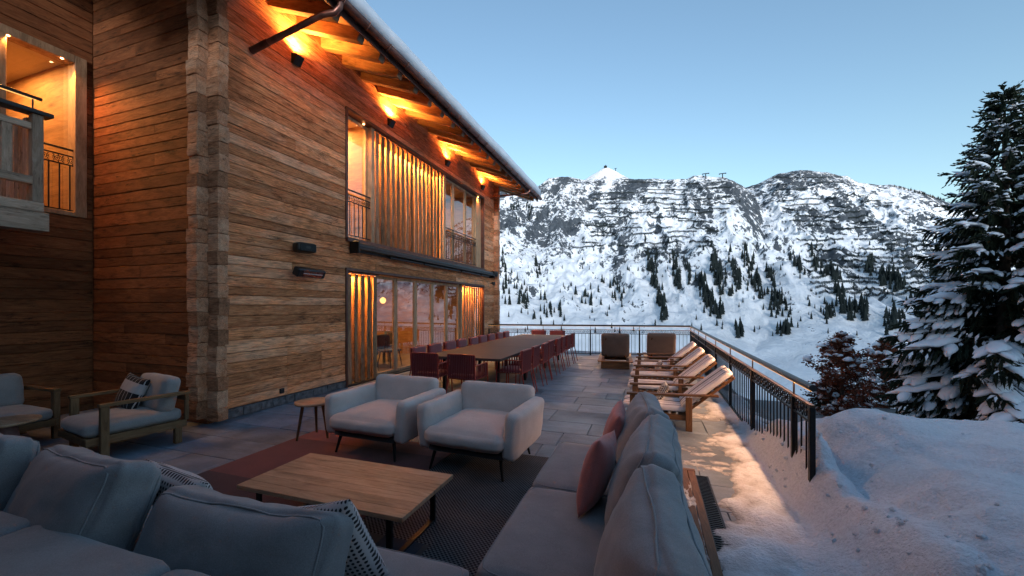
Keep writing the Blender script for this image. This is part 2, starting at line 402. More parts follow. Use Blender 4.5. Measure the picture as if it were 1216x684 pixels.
def rug_grey():
    k = NT('woven_grey_rug'); v = k.coord(rnd=False)
    ch = k.n('ShaderNodeTexChecker'); k.l(v, ch.inputs[0]); ch.inputs['Scale'].default_value = 62
    ch.inputs[1].default_value = (.010, .011, .013, 1); ch.inputs[2].default_value = (.105, .11, .12, 1)
    n = k.noise(v, 3, 3); c = k.mix(ch.outputs[0], k.ramp(n, [(.3, .8), (.7, 1.15)]), 1.0, 'MULTIPLY')
    return k.bsdf(c, .92, ch.outputs['Fac'], .5, .004, spec=.15)
M['rug_grey'] = rug_grey()
def rug_red():
    k = NT('red_block_rug'); v = k.coord(rnd=False); s = k.n('ShaderNodeSeparateXYZ'); k.l(v, s.inputs[0])
    y = k.math('MULTIPLY', s.outputs[1], 1/2.0)
    c = k.ramp(y, [(0, (.050, .012, .015)), (.34, (.125, .032, .030)), (.87, (.22, .062, .052))], 'CONSTANT')
    f = k.noise(v, 130, 3); n = k.noise(v, 4, 3)
    c = k.mix(c, k.ramp(f, [(.3, .75), (.7, 1.2)]), 1.0, 'MULTIPLY'); c = k.mix(c, k.ramp(n, [(.3, .85), (.7, 1.12)]), 1.0, 'MULTIPLY')
    return k.bsdf(c, .95, f, .5, .004, spec=.1, sheen=.2)
M['rug_red'] = rug_red()
M['rug_navy'] = fabric('navy_weave', (.012, .026, .048), 300, .4, .1, .2)
def pattern(name, kind):
    k = NT(name); v = k.coord(rnd=False); s = k.n('ShaderNodeSeparateXYZ'); k.l(v, s.inputs[0])
    if kind == 'stripe':      # white with a group of grey lines along the length, repeated across the width (local Y)
        y = k.math('ABSOLUTE', s.outputs[1])
        c = k.ramp(k.math('MULTIPLY', y, 3.0), [(0, (.16, .15, .165)), (.10, (.56, .53, .53)), (.25, (.24, .225, .235)), (.31, (.56, .53, .53)), (.49, (.3, .28, .29)), (.53, (.56, .53, .53)), (.74, (.27, .25, .26)), (.79, (.56, .53, .53))], 'CONSTANT')
    elif kind == 'dots':
        t = k.n('ShaderNodeMapping'); k.l(v, t.inputs[0]); t.inputs['Scale'].default_value = (46, 0, 46)
        fr = k.n('ShaderNodeVectorMath', operation='FRACTION'); k.l(t.outputs[0], fr.inputs[0])
        sb = k.n('ShaderNodeVectorMath', operation='SUBTRACT'); k.l(fr.outputs[0], sb.inputs[0]); sb.inputs[1].default_value = (.5, 0, .5)
        ln = k.n('ShaderNodeVectorMath', operation='LENGTH'); k.l(sb.outputs[0], ln.inputs[0])
        c = k.ramp(ln.outputs['Value'], [(.27, (.03, .028, .032)), (.34, (.47, .44, .44))])
    elif kind == 'band':      # black cloth, white band, thin white uprights
        z = k.math('MULTIPLY', k.math('ADD', s.outputs[2], .25), 2.0)
        c = k.ramp(z, [(0, (.42, .40, .40)), (.12, (.015, .015, .017)), (.52, (.40, .38, .38)), (.76, (.015, .015, .017))], 'CONSTANT')
        st = k.math('FRACT', k.math('MULTIPLY', s.outputs[0], 15)); lines = k.ramp(st, [(.0, 1.0), (.1, 0.0)], 'CONSTANT')
        c = k.mix(c, (.42, .40, .40), lines)
    else:                     # lattice of dark and light lozenges
        ch = k.n('ShaderNodeTexChecker'); mp = k.n('ShaderNodeMapping'); k.l(v, mp.inputs[0]); mp.inputs['Rotation'].default_value = (0, R(45), 0)
        k.l(mp.outputs[0], ch.inputs[0]); ch.inputs['Scale'].default_value = 44; ch.inputs[1].default_value = (.45, .42, .40, 1); ch.inputs[2].default_value = (.02, .02, .022, 1); c = ch.outputs[0]
    n = k.noise(v, 6, 3); f = k.noise(v, 200, 2)
    c = k.mix(c, k.ramp(n, [(.3, .9), (.7, 1.06)]), 1.0, 'MULTIPLY')
    return k.bsdf(c, .92, k.math('ADD', n, k.math('MULTIPLY', f, .2)), .3, .01, spec=.15, sheen=.1)
for q in ('stripe', 'dots', 'band', 'lattice'): M[q] = pattern('cloth_'+q, q)

def area(name, loc, rot, sx, sy, power, colr=WARM, parent=None, spread=180):
    l = bpy.data.lights.new(name, 'AREA'); l.shape = 'RECTANGLE'; l.size = sx; l.size_y = sy; l.energy = power; l.color = colr; l.spread = R(spread)
    o = bpy.data.objects.new(name, l); col.objects.link(o); o.location = loc; o.rotation_euler = rot
    if parent: o.parent = parent
    return o
def spot(name, loc, direction, power, ang, blend=.5, rad=.03, colr=WARM, parent=None):
    l = bpy.data.lights.new(name, 'SPOT'); l.energy = power; l.spot_size = R(ang); l.spot_blend = blend; l.shadow_soft_size = rad; l.color = colr
    o = bpy.data.objects.new(name, l); col.objects.link(o); o.location = loc
    o.rotation_euler = Vector(direction).to_track_quat('-Z', 'Y').to_euler()
    if parent: o.parent = parent
    return o

# ------------------------------------------------------------------ terrain: valley, slopes and the two mountains
CY, SY = math.cos(YAW), math.sin(YAW)
def pix_tan(px): return (px-608)/FPX
# skylines as (pixel x, pixel y) -> tangent of elevation per azimuth
SK_A = [(300, 236), (450, 232), (560, 228), (600, 226), (640, 221), (652, 212), (665, 210.5), (685, 211.5), (700, 213), (750, 212), (790, 213.5), (815, 214), (824, 209), (840, 210), (857, 211), (870, 214), (884, 222), (893, 232), (908, 252), (930, 286), (960, 318), (1000, 350), (1050, 384), (1120, 420), (1216, 450), (1500, 470)]
SK_B = [(300, 380), (700, 360), (800, 320), (850, 262), (885, 222), (900, 217), (925, 206), (940, 203.5), (960, 203), (985, 205), (1005, 209), (1020, 216), (1060, 220), (1095, 227), (1105, 232), (1130, 242), (1150, 246), (1216, 258), (1300, 262), (1500, 235), (1900, 250), (2600, 200)]
def sky_tan(tbl, th):
    px = 608+FPX*np.tan(np.clip(th, -1.35, 1.35)); py = np.interp(px, [a for a, b in tbl], [b for a, b in tbl])
    return (HY-py)/FPX*np.cos(np.clip(th, -1.35, 1.35))
TH = np.concatenate([np.linspace(-PI, R(-52), 26)[:-1], np.linspace(R(-52), R(-5), 70)[:-1], np.linspace(R(-5), R(56), 640)[:-1], np.linspace(R(56), R(100), 130)[:-1], np.linspace(R(100), PI, 18)])
RR = np.concatenate([np.linspace(9, 60, 22)[:-1], np.linspace(60, 400, 60)[:-1], np.linspace(400, 1330, 290)[:-1], np.linspace(1330, 1900, 60)])
T2, R2 = np.meshgrid(TH, RR, indexing='ij')
WX = R2*(np.sin(T2)*CY-np.cos(T2)*SY); WY = R2*(np.sin(T2)*SY+np.cos(T2)*CY)
def near_z(r): return np.interp(r, [0, 9, 60, 300, 430], [-1.2, -1.2, -11.4, -76, -80])
front = sstep(R(-58), R(-40), T2)*(1-sstep(R(92), R(104), T2))
def layer(tbl, Rr, ex, seed, amp):
    tn = sky_tan(tbl, T2); zr = CH+tn*Rr; t = np.clip((R2-410)/(Rr-410), 0, None)
    g = np.where(t < 1, t**ex, 1-(t-1)*1.6); z = -80+(zr+80)*g
    env = np.clip(4*t*(1-t), 0, 1)**.8
    wx = WX+60*(vnoise(WX/140, WY/140, seed+40)-.5); wy = WY+60*(vnoise(WX/140, WY/140, seed+41)-.5)
    u = wx*.78+wy*.62; v = -wx*.62+wy*.78                  # ribs run up the slope
    rib = fbm(WX/95+.25*v/95, R2/420, 4, seed, True)-.55
    crag = fbm(wx/52, wy/52, 5, seed+7, True)-.55
    ledge = fbm(wx/30, wy/30, 4, seed+13)-.5
    z = z+amp*env*(rib*62+crag*36+ledge*16)*np.clip(t*3, 0, 1)
    z = z+(1-env)*np.clip(t, 0, 1)*crag*9*(t > .5)
    return np.where(R2 > 405, z, -1e4)
zA = layer(SK_A, 1180+60*np.sin(T2*9), 1.16, 3, 1.0)
zB = layer(SK_B, 1560+50*np.sin(T2*7+1), 1.10, 23, 1.05)
# the snowy summit cone behind the first ridge
cpx = 719; cth = math.atan(pix_tan(cpx)); cz = CH+(HY-197)/FPX*math.cos(cth)*1420
dth = (np.arctan2(np.sin(T2-cth), np.cos(T2-cth)))*1420; dr = R2-1420
zC = cz-np.sqrt(dth**2+dr**2+30)*.70-6*(fbm(WX/40, WY/40, 3, 60)-.5)
zM = np.maximum(np.maximum(zA, zB), zC)
valley = near_z(R2)+ (fbm(WX/60, WY/60, 4, 80)-.5)*np.interp(R2, [9, 30, 200, 400], [.15, .8, 5, 9])
zM = np.where(R2 > 405, np.maximum(zM, valley-2+0*zM), valley)
hill = valley+np.clip(R2-400, 0, None)*.22*(1+.5*np.sin(T2*5))
ZZ = np.where(R2 > 405, front*zM+(1-front)*hill, valley)
# soften the toe of the mountains
nT, nR = T2.shape
def terrain():
    vs = np.stack([WX, WY, ZZ], -1).reshape(-1, 3)
    i = np.arange(nT-1)[:, None]*nR+np.arange(nR-1)[None, :]
    fq = np.stack([i, i+nR, i+nR+1, i+1], -1).reshape(-1, 4)[:, ::-1]
    me = bpy.data.meshes.new('mountain_terrain'); me.vertices.add(len(vs)); me.vertices.foreach_set('co', vs.ravel())
    me.loops.add(fq.size); me.polygons.add(len(fq)); me.polygons.foreach_set('loop_start', np.arange(0, fq.size, 4))
    me.loops.foreach_set('vertex_index', fq.ravel().astype(np.int32)); me.update(calc_edges=True); me.validate()
    me.materials.append(M['mountain']); soft(me)
    return tag(inst('mountain_terrain', me), kind='structure')
terrain()
m = MB(); n = 40
m.add([(9.3*math.cos(2*PI*k/n), 9.3*math.sin(2*PI*k/n), -1.22) for k in range(n)], [tuple(range(n))]); tag(m.build('ground', M['snow']), kind='structure')

def hit(px, py):
    """where a line of sight through a pixel first meets the terrain"""
    th = math.atan(pix_tan(px)); i = int(np.clip(np.searchsorted(TH, th), 1, nT-1))
    a = (th-TH[i-1])/(TH[i]-TH[i-1]); z = ZZ[i-1]*(1-a)+ZZ[i]*a
    want = (HY-py)/FPX*math.cos(th); el = (z-CH)/RR
    k = np.nonzero((el >= want) & (RR > 300))[0]
    if not len(k): return None
    r = RR[k[0]]
    return Vector((r*(math.sin(th)*CY-math.cos(th)*SY), r*(math.sin(th)*SY+math.cos(th)*CY), z[k[0]]))
def ground_at(x, y):
    th = math.atan2(x*CY+y*SY, -x*SY+y*CY); r = math.hypot(x, y)
    i = int(np.clip(np.searchsorted(TH, th), 1, nT-1)); k = int(np.clip(np.searchsorted(RR, r), 1, nR-1))
    return float(ZZ[i, k])

# far conifers
def conifer_geo(rng, tiers=4, n=7):
    m = MB()
    for q in range(tiers):
        z0 = .06+.9*q/tiers*.92; z1 = min(1, z0+.42); r = .2*(1-q/tiers)**.8+.035
        vs = [(r*(.7+.6*rng.random())*math.cos(2*PI*k/n+q), r*(.7+.6*rng.random())*math.sin(2*PI*k/n+q), z0-.04*rng.random()) for k in range(n)]+[(0, 0, z1), (0, 0, z0+.08)]
        m.add(vs, [(k, (k+1) % n, n) for k in range(n)]+[((k+1) % n, k, n+1) for k in range(n)])
    m.add([(-.02, 0, -.12), (.02, 0, -.12), (0, .02, -.12), (0, 0, .3)], [(0, 1, 3), (1, 2, 3), (2, 0, 3)])
    return m
rng = random.Random(11)
CONES = [conifer_geo(rng) for _ in range(5)]
CONE_ME = [c.mesh('far_conifer', M['far_tree']) for c in CONES]
clusters = [(773, 318, 5, 12, 16), (780, 345, 6, 14, 22), (786, 366, 7, 8, 16), (802, 318, 5, 10, 12), (804, 335, 4, 9, 9), (816, 326, 3, 9, 6), (848, 318, 7, 11, 20), (856, 338, 8, 12, 26), (872, 322, 5, 11, 14), (876, 336, 4, 8, 8), (889, 316, 7, 12, 20), (898, 338, 7, 12, 20), (835, 345, 6, 10, 18), (842, 362, 7, 9, 16), (853, 376, 7, 5, 10), (599, 318, 4, 10, 8), (622, 355, 8, 12, 14), (638, 320, 3, 9, 6), (610, 245, 6, 12, 12), (628, 252, 5, 10, 10), (602, 350, 5, 16, 10), (915, 332, 5, 9, 10), (923, 364, 12, 8, 22), (948, 318, 8, 7, 10), (972, 318, 9, 8, 16), (990, 328, 8, 6, 12), (997, 356, 7, 8, 10), (1032, 322, 6, 7, 12), (1050, 332, 9, 8, 18), (1066, 340, 8, 8, 14), (1010, 369, 9, 8, 12), (1028, 375, 10, 7, 12), (1088, 369, 9, 10, 16), (1112, 327, 10, 8, 16), (1120, 345, 9, 9, 16), (1062, 384, 12, 8, 14), (930, 394, 10, 5, 10), (880, 398, 8, 5, 8), (985, 375, 9, 7, 10), (658, 372, 16, 9, 10), (700, 355, 16, 14, 10), (735, 352, 12, 14, 10)]
far = []
for cx, cy, sx, sy, nn in clusters:
    for _ in range(int(nn*1.6)):
        dy_ = rng.gauss(0, sy*.85); px = rng.gauss(cx, sx*.5)+dy_*.22; py = cy+dy_
        far.append((px, py, rng.uniform(9, 17)))
for _ in range(300):
    px = rng.uniform(588, 1150); py = rng.uniform(290, 400) if rng.random() < .8 else rng.uniform(235, 300)
    far.append((px, py, rng.uniform(4, 10)))
for _ in range(60):
    px = rng.uniform(1060, 1150); far.append((px, np.interp(px, [1060, 1105, 1150], [222, 234, 249]), rng.uniform(5, 10)))
pl = []
for px, py, h in far:
    p = hit(px, py)
    if p is not None: pl.append((h/p.length, p, h))
pl.sort(key=lambda t: -t[0])
rest = MB()
for q, (_, p, h) in enumerate(pl):
    wd = rng.uniform(.55, .85); rz = rng.random()*6
    if q < 290:
        o = inst('far_conifer', CONE_ME[q % 5], None, p-Vector((0, 0, .02*h)), (0, 0, rz), (h*wd, h*wd, h))
        tag(o, 'small dark conifer standing on the snowy mountainside', 'conifer', 'conifers on the mountainside')
    else:
        c = CONES[q % 5]; Mx = Matrix.Translation(p-Vector((0, 0, .02*h))) @ Matrix.Rotation(rz, 4, 'Z') @ Matrix.Diagonal((h*wd, h*wd, h, 1))
        rest.add([Mx @ Vector(v) for v in c.v], c.f)
tag(rest.build('distant_wood', M['far_tree']), 'thin dark wood of tiny far-off conifers on the mountainside', 'wood', kind='stuff')

# avalanche barriers: rows of steel fence along the contours
def barrier(px0, px1, py, rng):
    pts = []
    x = px0
    while x <= px1:
        p = hit(x, py+1.3*math.sin(x*.05+py)+rng.uniform(-.15, .15))
        if p is not None: pts.append(p)
        x += 4.0
    if len(pts) < 3: return
    c = pts[len(pts)//2].copy(); m = MB()
    up = Vector((0, 0, 1))
    for a, b in zip(pts[:-1], pts[1:]):
        if (a-b).length > 45: break
        d = (b-a).normalized(); back = d.cross(up).normalized(); lean = (-back*.25+up*.97)
        if back.dot(c) < 0: lean = (back*.25+up*.97)
        for hgt in (1.3, 2.9): m.beam(a-c+lean*hgt, b-c+lean*hgt, .35, 1.0)
        for e in (a, (a+b)/2): m.beam(e-c-up*1.0, e-c+lean*4.0, .4, .4)
    if not m.f: return
    o = m.build('avalanche_barrier', M['far_tree'], None, c)
    tag(o, 'thin dark avalanche fence strung along the snowy mountain slope', 'fence', 'avalanche fences on the mountain')
for row in range(15):
    py = 219+row*5.9; x = 690+rng.uniform(0, 30)-row*1.2
    end = 876-abs(row-2)*2.5
    while x < end:
        L = rng.uniform(22, 64)
        if rng.random() < .84: barrier(x, min(x+L, end), py+rng.uniform(-1, 1), rng)
        x += L+rng.uniform(3, 16)
for row in range(22):
    py = 213+row*6.6; x = 912+row*2.6+rng.uniform(0, 14)
    end = min(1005+row*11, 1136)
    while x < end:
        L = rng.uniform(34, 95)
        if rng.random() < .95: barrier(x, min(x+L, end), py+rng.uniform(-1, 1)+(x-960)*.012, rng)
        x += L+rng.uniform(3, 14)
# summit station and the two lift pylons on the ridge
p = hit(719, 199.5)
if p:
    m = MB(); m.box(-5, 5, -4, 4, -3, 5); m.box(-1, 1, -1, 1, 5, 9)
    tag(m.build('summit_station', M['far_tree'], None, p), 'tiny dark hut on the pointed snowy summit', 'hut')
    p2 = hit(731, 203.5)
    if p2:
        m = MB(); m.beam((0, 0, -3), (0, 0, 9), 2, 2); m.beam((-4, 0, 9), (4, 0, 9), 1.5, 1.2)
        tag(m.build('summit_mast', M['far_tree'], None, p2), 'thin mast just below the pointed snowy summit', 'mast')
for px, py in ((838, 212), (858, 212)):
    p = hit(px, py)
    if p:
        m = MB(); m.beam((0, 0, -4), (0, 0, 12), 2.2, 2.2); m.beam((-8, 0, 12), (8, 0, 12), 2, 1.6); m.beam((-8, 0, 10.4), (-4, 0, 12), 1, 1.2); m.beam((8, 0, 10.4), (4, 0, 12), 1, 1.2)
        tag(m.build('lift_pylon', M['far_tree'], None, p, (0, 0, YAW-.5)), 'dark cross-armed ski lift pylon on the rocky ridge', 'pylon', 'lift pylons on the ridge')
# a few roofs down in the valley
def far_house(px, r, wd, dp, h, rz, label):
    th = math.atan(pix_tan(px)); x = r*(math.sin(th)*CY-math.cos(th)*SY); y = r*(math.sin(th)*SY+math.cos(th)*CY)
    o = empty('valley_house', (x, y, ground_at(x, y)-.6), rz)
    m = MB(); m.box(-wd/2, wd/2, -dp/2, dp/2, 0, h); m.add([(-wd/2, -dp/2, h), (wd/2, -dp/2, h), (0, -dp/2, h+wd*.22), (-wd/2, dp/2, h), (wd/2, dp/2, h), (0, dp/2, h+wd*.22)], [(0, 1, 2), (5, 4, 3)])
    m.build('wall', M['plank_dark'], o)
    e = wd/2+1; rm = MB(); hh = h+wd*.22
    for s in (-1, 1):
        rm.add([(0, -dp/2-1, hh+.1), (s*e, -dp/2-1, h-.35), (s*e, dp/2+1, h-.35), (0, dp/2+1, hh+.1), (0, -dp/2-1, hh+.9), (s*e, -dp/2-1, h+.45), (s*e, dp/2+1, h+.45), (0, dp/2+1, hh+.9)],
               [(0, 1, 2, 3), (7, 6, 5, 4), (0, 4, 5, 1), (1, 5, 6, 2), (2, 6, 7, 3)])
    rm.build('roof', M['snow'], o)
    for k, xx in enumerate((-wd*.3, 0, wd*.3)):
        for zz in (h*.25, h*.65):
            MB().box(xx-.55, xx+.55, -dp/2-.06, -dp/2+.02, zz-.6, zz+.6).build('window', M['window_glow'] if (k+int(zz)) % 2 else M['metal_grey'], o)
    tag(o, label, 'house', 'houses down in the valley')
far_house(1052, 150, 11, 10, 6, YAW-.5, 'snow-roofed dark timber house in the valley behind the brown-leaved beeches')
far_house(1033, 185, 10, 9, 6, YAW-.2, 'small snow-roofed house with lit windows beyond the brown-leaved beeches')
far_house(952, 135, 9, 9, 5, YAW-.7, 'snow-roofed house in the valley seen past the end of the handrail')
far_house(880, 118, 10, 9, 5, YAW-.3, 'snow-roofed valley house glimpsed between the balusters of the side railing')

o = empty('shading_house', (11.5, -11, -1.6))  # unseen house, added to shade the snow bank and spruce from low sun
MB().box(-6.5, 6.5, -4, 4, 0, 8.2).build('wall', M['plank_dark'], o)
rm = MB(); rm.add([(-7.4, -5, 7.9), (7.4, -5, 7.9), (7.4, 5, 7.9), (-7.4, 5, 7.9), (-7.4, 0, 10.2), (7.4, 0, 10.2)], [(3, 2, 1, 0), (0, 1, 5, 4), (2, 3, 4, 5), (1, 2, 5), (3, 0, 4)]); rm.build('roof', M['snow'], o)
for k in range(4):
    for zz in (2.0, 5.0): MB().box(-5+k*3, -4+k*3, 4.0, 4.06, zz, zz+1.3).build('window', M['metal_grey'], o)
tag(o, 'unseen timber house added behind the camera to shade the snow bank', 'house')
# ------------------------------------------------------------------ snow on the terrace edge and the bank beside it
def snow_bank():
    xs = np.concatenate([np.linspace(.22, 1.6, 76)[:-1], np.linspace(1.6, 10, 96)]); ys = np.concatenate([np.linspace(.2, 7, 190)[:-1], np.linspace(7, 16, 90)])
    X, Y = np.meshgrid(xs, ys, indexing='ij')
    n1 = fbm(X/.9, Y/.9, 4, 101); n2 = fbm(X/.22, Y/.22, 4, 102); n3 = fbm(X/2.6, Y/2.6, 3, 103); n4 = fbm(X/.09, Y/.09, 3, 108)
    # trodden film on the slabs: thicker towards the railing and towards the camera, with bare patches
    cover = sstep(.30, .98, X+.28*(n1-.5)*2-.10*(Y-4.2)*(Y > 4.2)+.10*(4.2-Y)*(Y < 4.2))
    film = -.035+.075*cover+.06*(n2-.5)+.03*(n4-.5)
    film = film-.05*sstep(7.0, 9.5, Y)*(X < 1.0)
    # little ridge left along the railing foot
    rh = np.interp(Y, [.2, 3.4, 3.9, 4.6, 5.6, 6.6, 14], [.0, .18, .46, .42, .16, .07, .05])
    ridge = rh*np.exp(-((X-1.30+.05*(n1-.5))/.15)**2)*(.7+.6*n2)
    # bank beyond the railing
    yy = Y+.9*(n3-.5)
    bank = .60*sstep(1.02, 2.1, X+.35*(n1-.5)+.28*sstep(3.6, 2.2, Y))*(1-sstep(4.6, 6.6, yy))
    bank = bank+.16*(n3-.5)*sstep(1.3, 2.2, X)+.22*(n1-.5)*sstep(1.2, 1.9, X)+.10*(n2-.5)*sstep(1.15, 1.8, X)+.10*(fbm(X/.45, Y/.45, 4, 140, True)-.55)*sstep(1.2, 2.0, X)+.03*(n4-.5)*0
    # drop away from the house
    out = -.34*np.clip(Y-5.2, 0, None)*sstep(1.4, 2.6, X)*.55-.20*np.clip(X-3.2, 0, None)
    # footprints leading along the bank
    for k in range(26):
        fx = 1.9+.11*k+.16*(k % 2)+.1*math.sin(k*2.1); fy = 2.1+.075*k+.12*math.cos(k*1.7)
        bank = bank-.17*np.exp(-(((X-fx)/.10)**2+((Y-fy)/.14)**2))+.03*np.exp(-(((X-fx-.16)/.12)**2+((Y-fy)/.16)**2))
    Z = np.where(X < 1.45, np.maximum(film, ridge-.01)+bank, np.maximum(ridge-.03, 0)*0+bank+film*(1-sstep(1.45, 1.9, X)))+out
    Z = np.maximum(Z, -1.6)
    Z = np.where(X < .24, -.06, Z)
    Z = np.where((ys < .22)[None, :], Z-.5, Z); Z[-1, :] = -2.5; Z[:, -1] = np.where(X[:, -1] > 1.6, -2.5, -.06)
    nx, ny = X.shape; vs = np.stack([X, Y, Z], -1).reshape(-1, 3)
    i = np.arange(nx-1)[:, None]*ny+np.arange(ny-1)[None, :]
    fq = np.stack([i, i+ny, i+ny+1, i+1], -1).reshape(-1, 4)
    # leave out what lies under the slabs
    zt = Z.reshape(-1)[fq].max(1); xt = X.reshape(-1)[fq].max(1); fq = fq[(zt > -.004) | (xt > 1.36)]
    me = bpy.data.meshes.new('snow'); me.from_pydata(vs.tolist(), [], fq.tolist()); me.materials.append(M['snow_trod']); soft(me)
    bm = bmesh.new(); bm.from_mesh(me); bmesh.ops.delete(bm, geom=[v for v in bm.verts if not v.link_faces], context='VERTS'); bm.to_mesh(me); bm.free()
    tag(inst('snow_bank', me), kind='structure')
    return lambda x, y: float(Z[min(nx-1, int(np.searchsorted(xs, x))), min(ny-1, int(np.searchsorted(ys, y)))])
snow_z = snow_bank()

rc_ = random.Random(77); cl = MB()
for k in range(150):
    if k < 110: x = rc_.gauss(1.28, .16); y = rc_.uniform(1.6, 6.5)
    else: x = rc_.uniform(1.4, 4.2); y = rc_.uniform(1.2, 4.8)
    r = rc_.uniform(.008, .022); z = snow_z(x, y); n = 6
    sd = rc_.random()*40; q0 = Vector((x, y, z-r*.1))
    dirs = [Vector((math.cos(a)*math.cos(b), math.sin(a)*math.cos(b), math.sin(b))) for b in (-.5, .45) for a in [2*PI*i/n+b for i in range(n)]]+[Vector((0, 0, 1)), Vector((0, 0, -1))]
    vs = [q0+d*r*rc_.uniform(.7, 1.3) for d in dirs]
    cl.add(vs, [(i, (i+1) % n, n+(i+1) % n, n+i) for i in range(n)]+[(n+i, n+(i+1) % n, 2*n) for i in range(n)]+[((i+1) % n, i, 2*n+1) for i in range(n)], False)
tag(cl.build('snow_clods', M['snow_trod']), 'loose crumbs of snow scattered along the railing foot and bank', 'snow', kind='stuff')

# ------------------------------------------------------------------ terrace
terr = MB()
terr.box(-8.7, 1.36, -3.0, 14.9, -1.6, -.03)
terrace = tag(terr.build('terrace', M['grout']), kind='structure')
rp = random.Random(5); slabs = []
y = -.9
while y < 14.8:
    d = rp.choice((.38, .46, .5, .56, .62)); x = -8.46+rp.uniform(-.7, 0); 
    while x < 1.33:
        L = rp.choice((.62, .78, .9, 1.05, 1.2)); a, b = max(x, -8.46), min(x+L, 1.34)
        yb = min(y+d, 14.88)
        inside = not (b < -6.1 and y > 3.6) and not (b > -6.0 and False)
        if b-a > .12 and not (y > 3.9 and b < -5.9) and yb-y > .1:
            slabs.append((a, b, y, yb))
        x += L
    y += d
slabs.sort(key=lambda s: math.hypot((s[0]+s[1])/2, (s[2]+s[3])/2))
def in_view(s):
    cx, cy = (s[0]+s[1])/2, (s[2]+s[3])/2; D = -cx*SY+cy*CY
    return D > .8 and abs((cx*CY+cy*SY)/D) < 1.45
vis = [s for s in slabs if in_view(s)]; oth = [s for s in slabs if not in_view(s)]
def slab(m, s, c=(0, 0)):
    g = .004
    m.cbox(s[0]+g-c[0], s[1]-g-c[0], s[2]+g-c[1], s[3]-g-c[1], -.028, rp.uniform(-.0025, .0025), .004); return m
rest = MB()
for q, s in enumerate(vis):
    if q < 298:
        c = ((s[0]+s[1])/2, (s[2]+s[3])/2); slab(MB(), s, c).build('paving_slab', M['paving'], terrace, (c[0], c[1], 0), (rp.uniform(-.0012, .0012), rp.uniform(-.0012, .0012), 0))
    else: slab(rest, s)
for s in oth: slab(rest, s)
tag(rest.build('paving', M['paving'], terrace), kind='stuff')
# drain grate beside the duckboard, a few small snow lumps on the slabs
g = empty('drain_grate', (.485, 3.15, .002)); gm = MB(); gm.box(-.06, -.045, -1.1, 1.1, 0, .008); gm.box(.045, .06, -1.1, 1.1, 0, .008); gm.build('frame', M['metal_black'], g)
gm = MB()
for k in range(74): gm.box(-.045, .045, -1.09+k*.0298, -1.078+k*.0298, 0, .007)
tag(gm.build('grille', M['metal_black'], g), kind='stuff')
tag(g, 'black slotted drain grate between the duckboard and the trodden snow', 'drain grate')

# ------------------------------------------------------------------ metal railings
def orn_mesh(mt, hgt=.13):
    m = MB(); h = hgt/2
    def ring(cx, cz, r, a0=0, a1=2*PI, n=12): m.tube([(cx+r*math.cos(a0+(a1-a0)*k/n), 0, cz+r*math.sin(a0+(a1-a0)*k/n)) for k in range(n+1)], .0055, 4, False)
    ring(0, 0, h*.62)
    ring(0, 0, h*.26, 0, 2*PI, 8)
    for s in (-1, 1):
        m.beam((0, 0, s*h*.62), (0, 0, s*h), .01, .01)
        m.beam((s*h*.62, 0, 0), (s*h*.98, 0, 0), .01, .01)
        ring(s*h*.98, h*.55, h*.28, PI/2 if s > 0 else -PI/2, (PI/2 if s > 0 else -PI/2)+PI, 6); ring(s*h*.98, -h*.55, h*.28, PI/2 if s > 0 else -PI/2, (PI/2 if s > 0 else -PI/2)+PI, 6)
    return m.mesh('ornament', mt)
def bar_mesh(z0, z1, mt, r=.007):
    return MB().tube([(0, 0, z0), (0, 0, z1)], r, 6).mesh('baluster', mt)
ORN = orn_mesh(M['metal_black']); BAR = bar_mesh(.06, .735, M['metal_black'])
def railing(name, p0, p1, posts, label, end_post=True, led=22.0, overshoot=.0):
    p0, p1 = Vector((*p0, 0)), Vector((*p1, 0)); d = p1-p0; L = d.length; rz = math.atan2(d.y, d.x)
    o = empty(name, p0, rz); tag(o, label, 'railing')
    hr = MB().tube([(-overshoot, 0, 1.01), (L, 0, 1.01)], .027, 14).build('handrail', M['metal_grey'], o)
    MB().box(0, L, -.006, .006, .979, .9815).build('light_strip', M['led'], hr)
    MB().cbox(-.02, L, -.018, .018, .855, .875, .002).build('top_rail', M['brass_rail'], o)
    MB().cbox(-.02, L, -.012, .012, .725, .743, .002).build('middle_rail', M['metal_black'], o)
    MB().cbox(0, L, -.015, .015, .05, .07, .002).build('bottom_rail', M['metal_black'], o)
    for s in posts:
        MB().cbox(s-.022, s+.022, -.02, .02, -.02, .855, .003).build('post', M['metal_black'], o)
        if s > .05: MB().tube([(s, 0, .86), (s, 0, 1.0)], .008, 6).build('handrail_bracket', M['brass_rail'], o)
    n = int(L/.115)
    for k in range(1, n):
        x = L*k/n
        if min(abs(x-s) for s in posts) < .035: continue
        inst('baluster', BAR, o, (x, 0, 0))
    n = int(L/.14)
    for k in range(n):
        x = L*(k+.5)/n
        if min(abs(x-s) for s in posts) < .05: continue
        inst('ornament', ORN, o, (x, 0, .799), (0, 0, 0), (1, 1, .86))
    if led: area('handrail_led', (L/2, 0, .9785), (R(40), 0, 0), L, .012, led*L, (1, .49, .22), o, 100)
    return o
RA, RB, RC = (1.22, 3.74), (1.30, 14.12), (-5.35, 13.05)
LR = math.hypot(RB[0]-RA[0], RB[1]-RA[1])
railing('terrace_railing', RA, RB, [.0, .42, 1.96, 3.46, 5.02, 6.55, 8.1, 9.3, LR], 'black metal railing with ornate frieze beside the snow bank', overshoot=.03, led=7.0)
LC = math.hypot(RB[0]-RC[0], RB[1]-RC[1])
railing('terrace_railing', RB, RC, [.0, 1.6, 3.2, 4.8, LC-.02], 'black metal railing closing the terrace behind the long dining table', led=3.2)

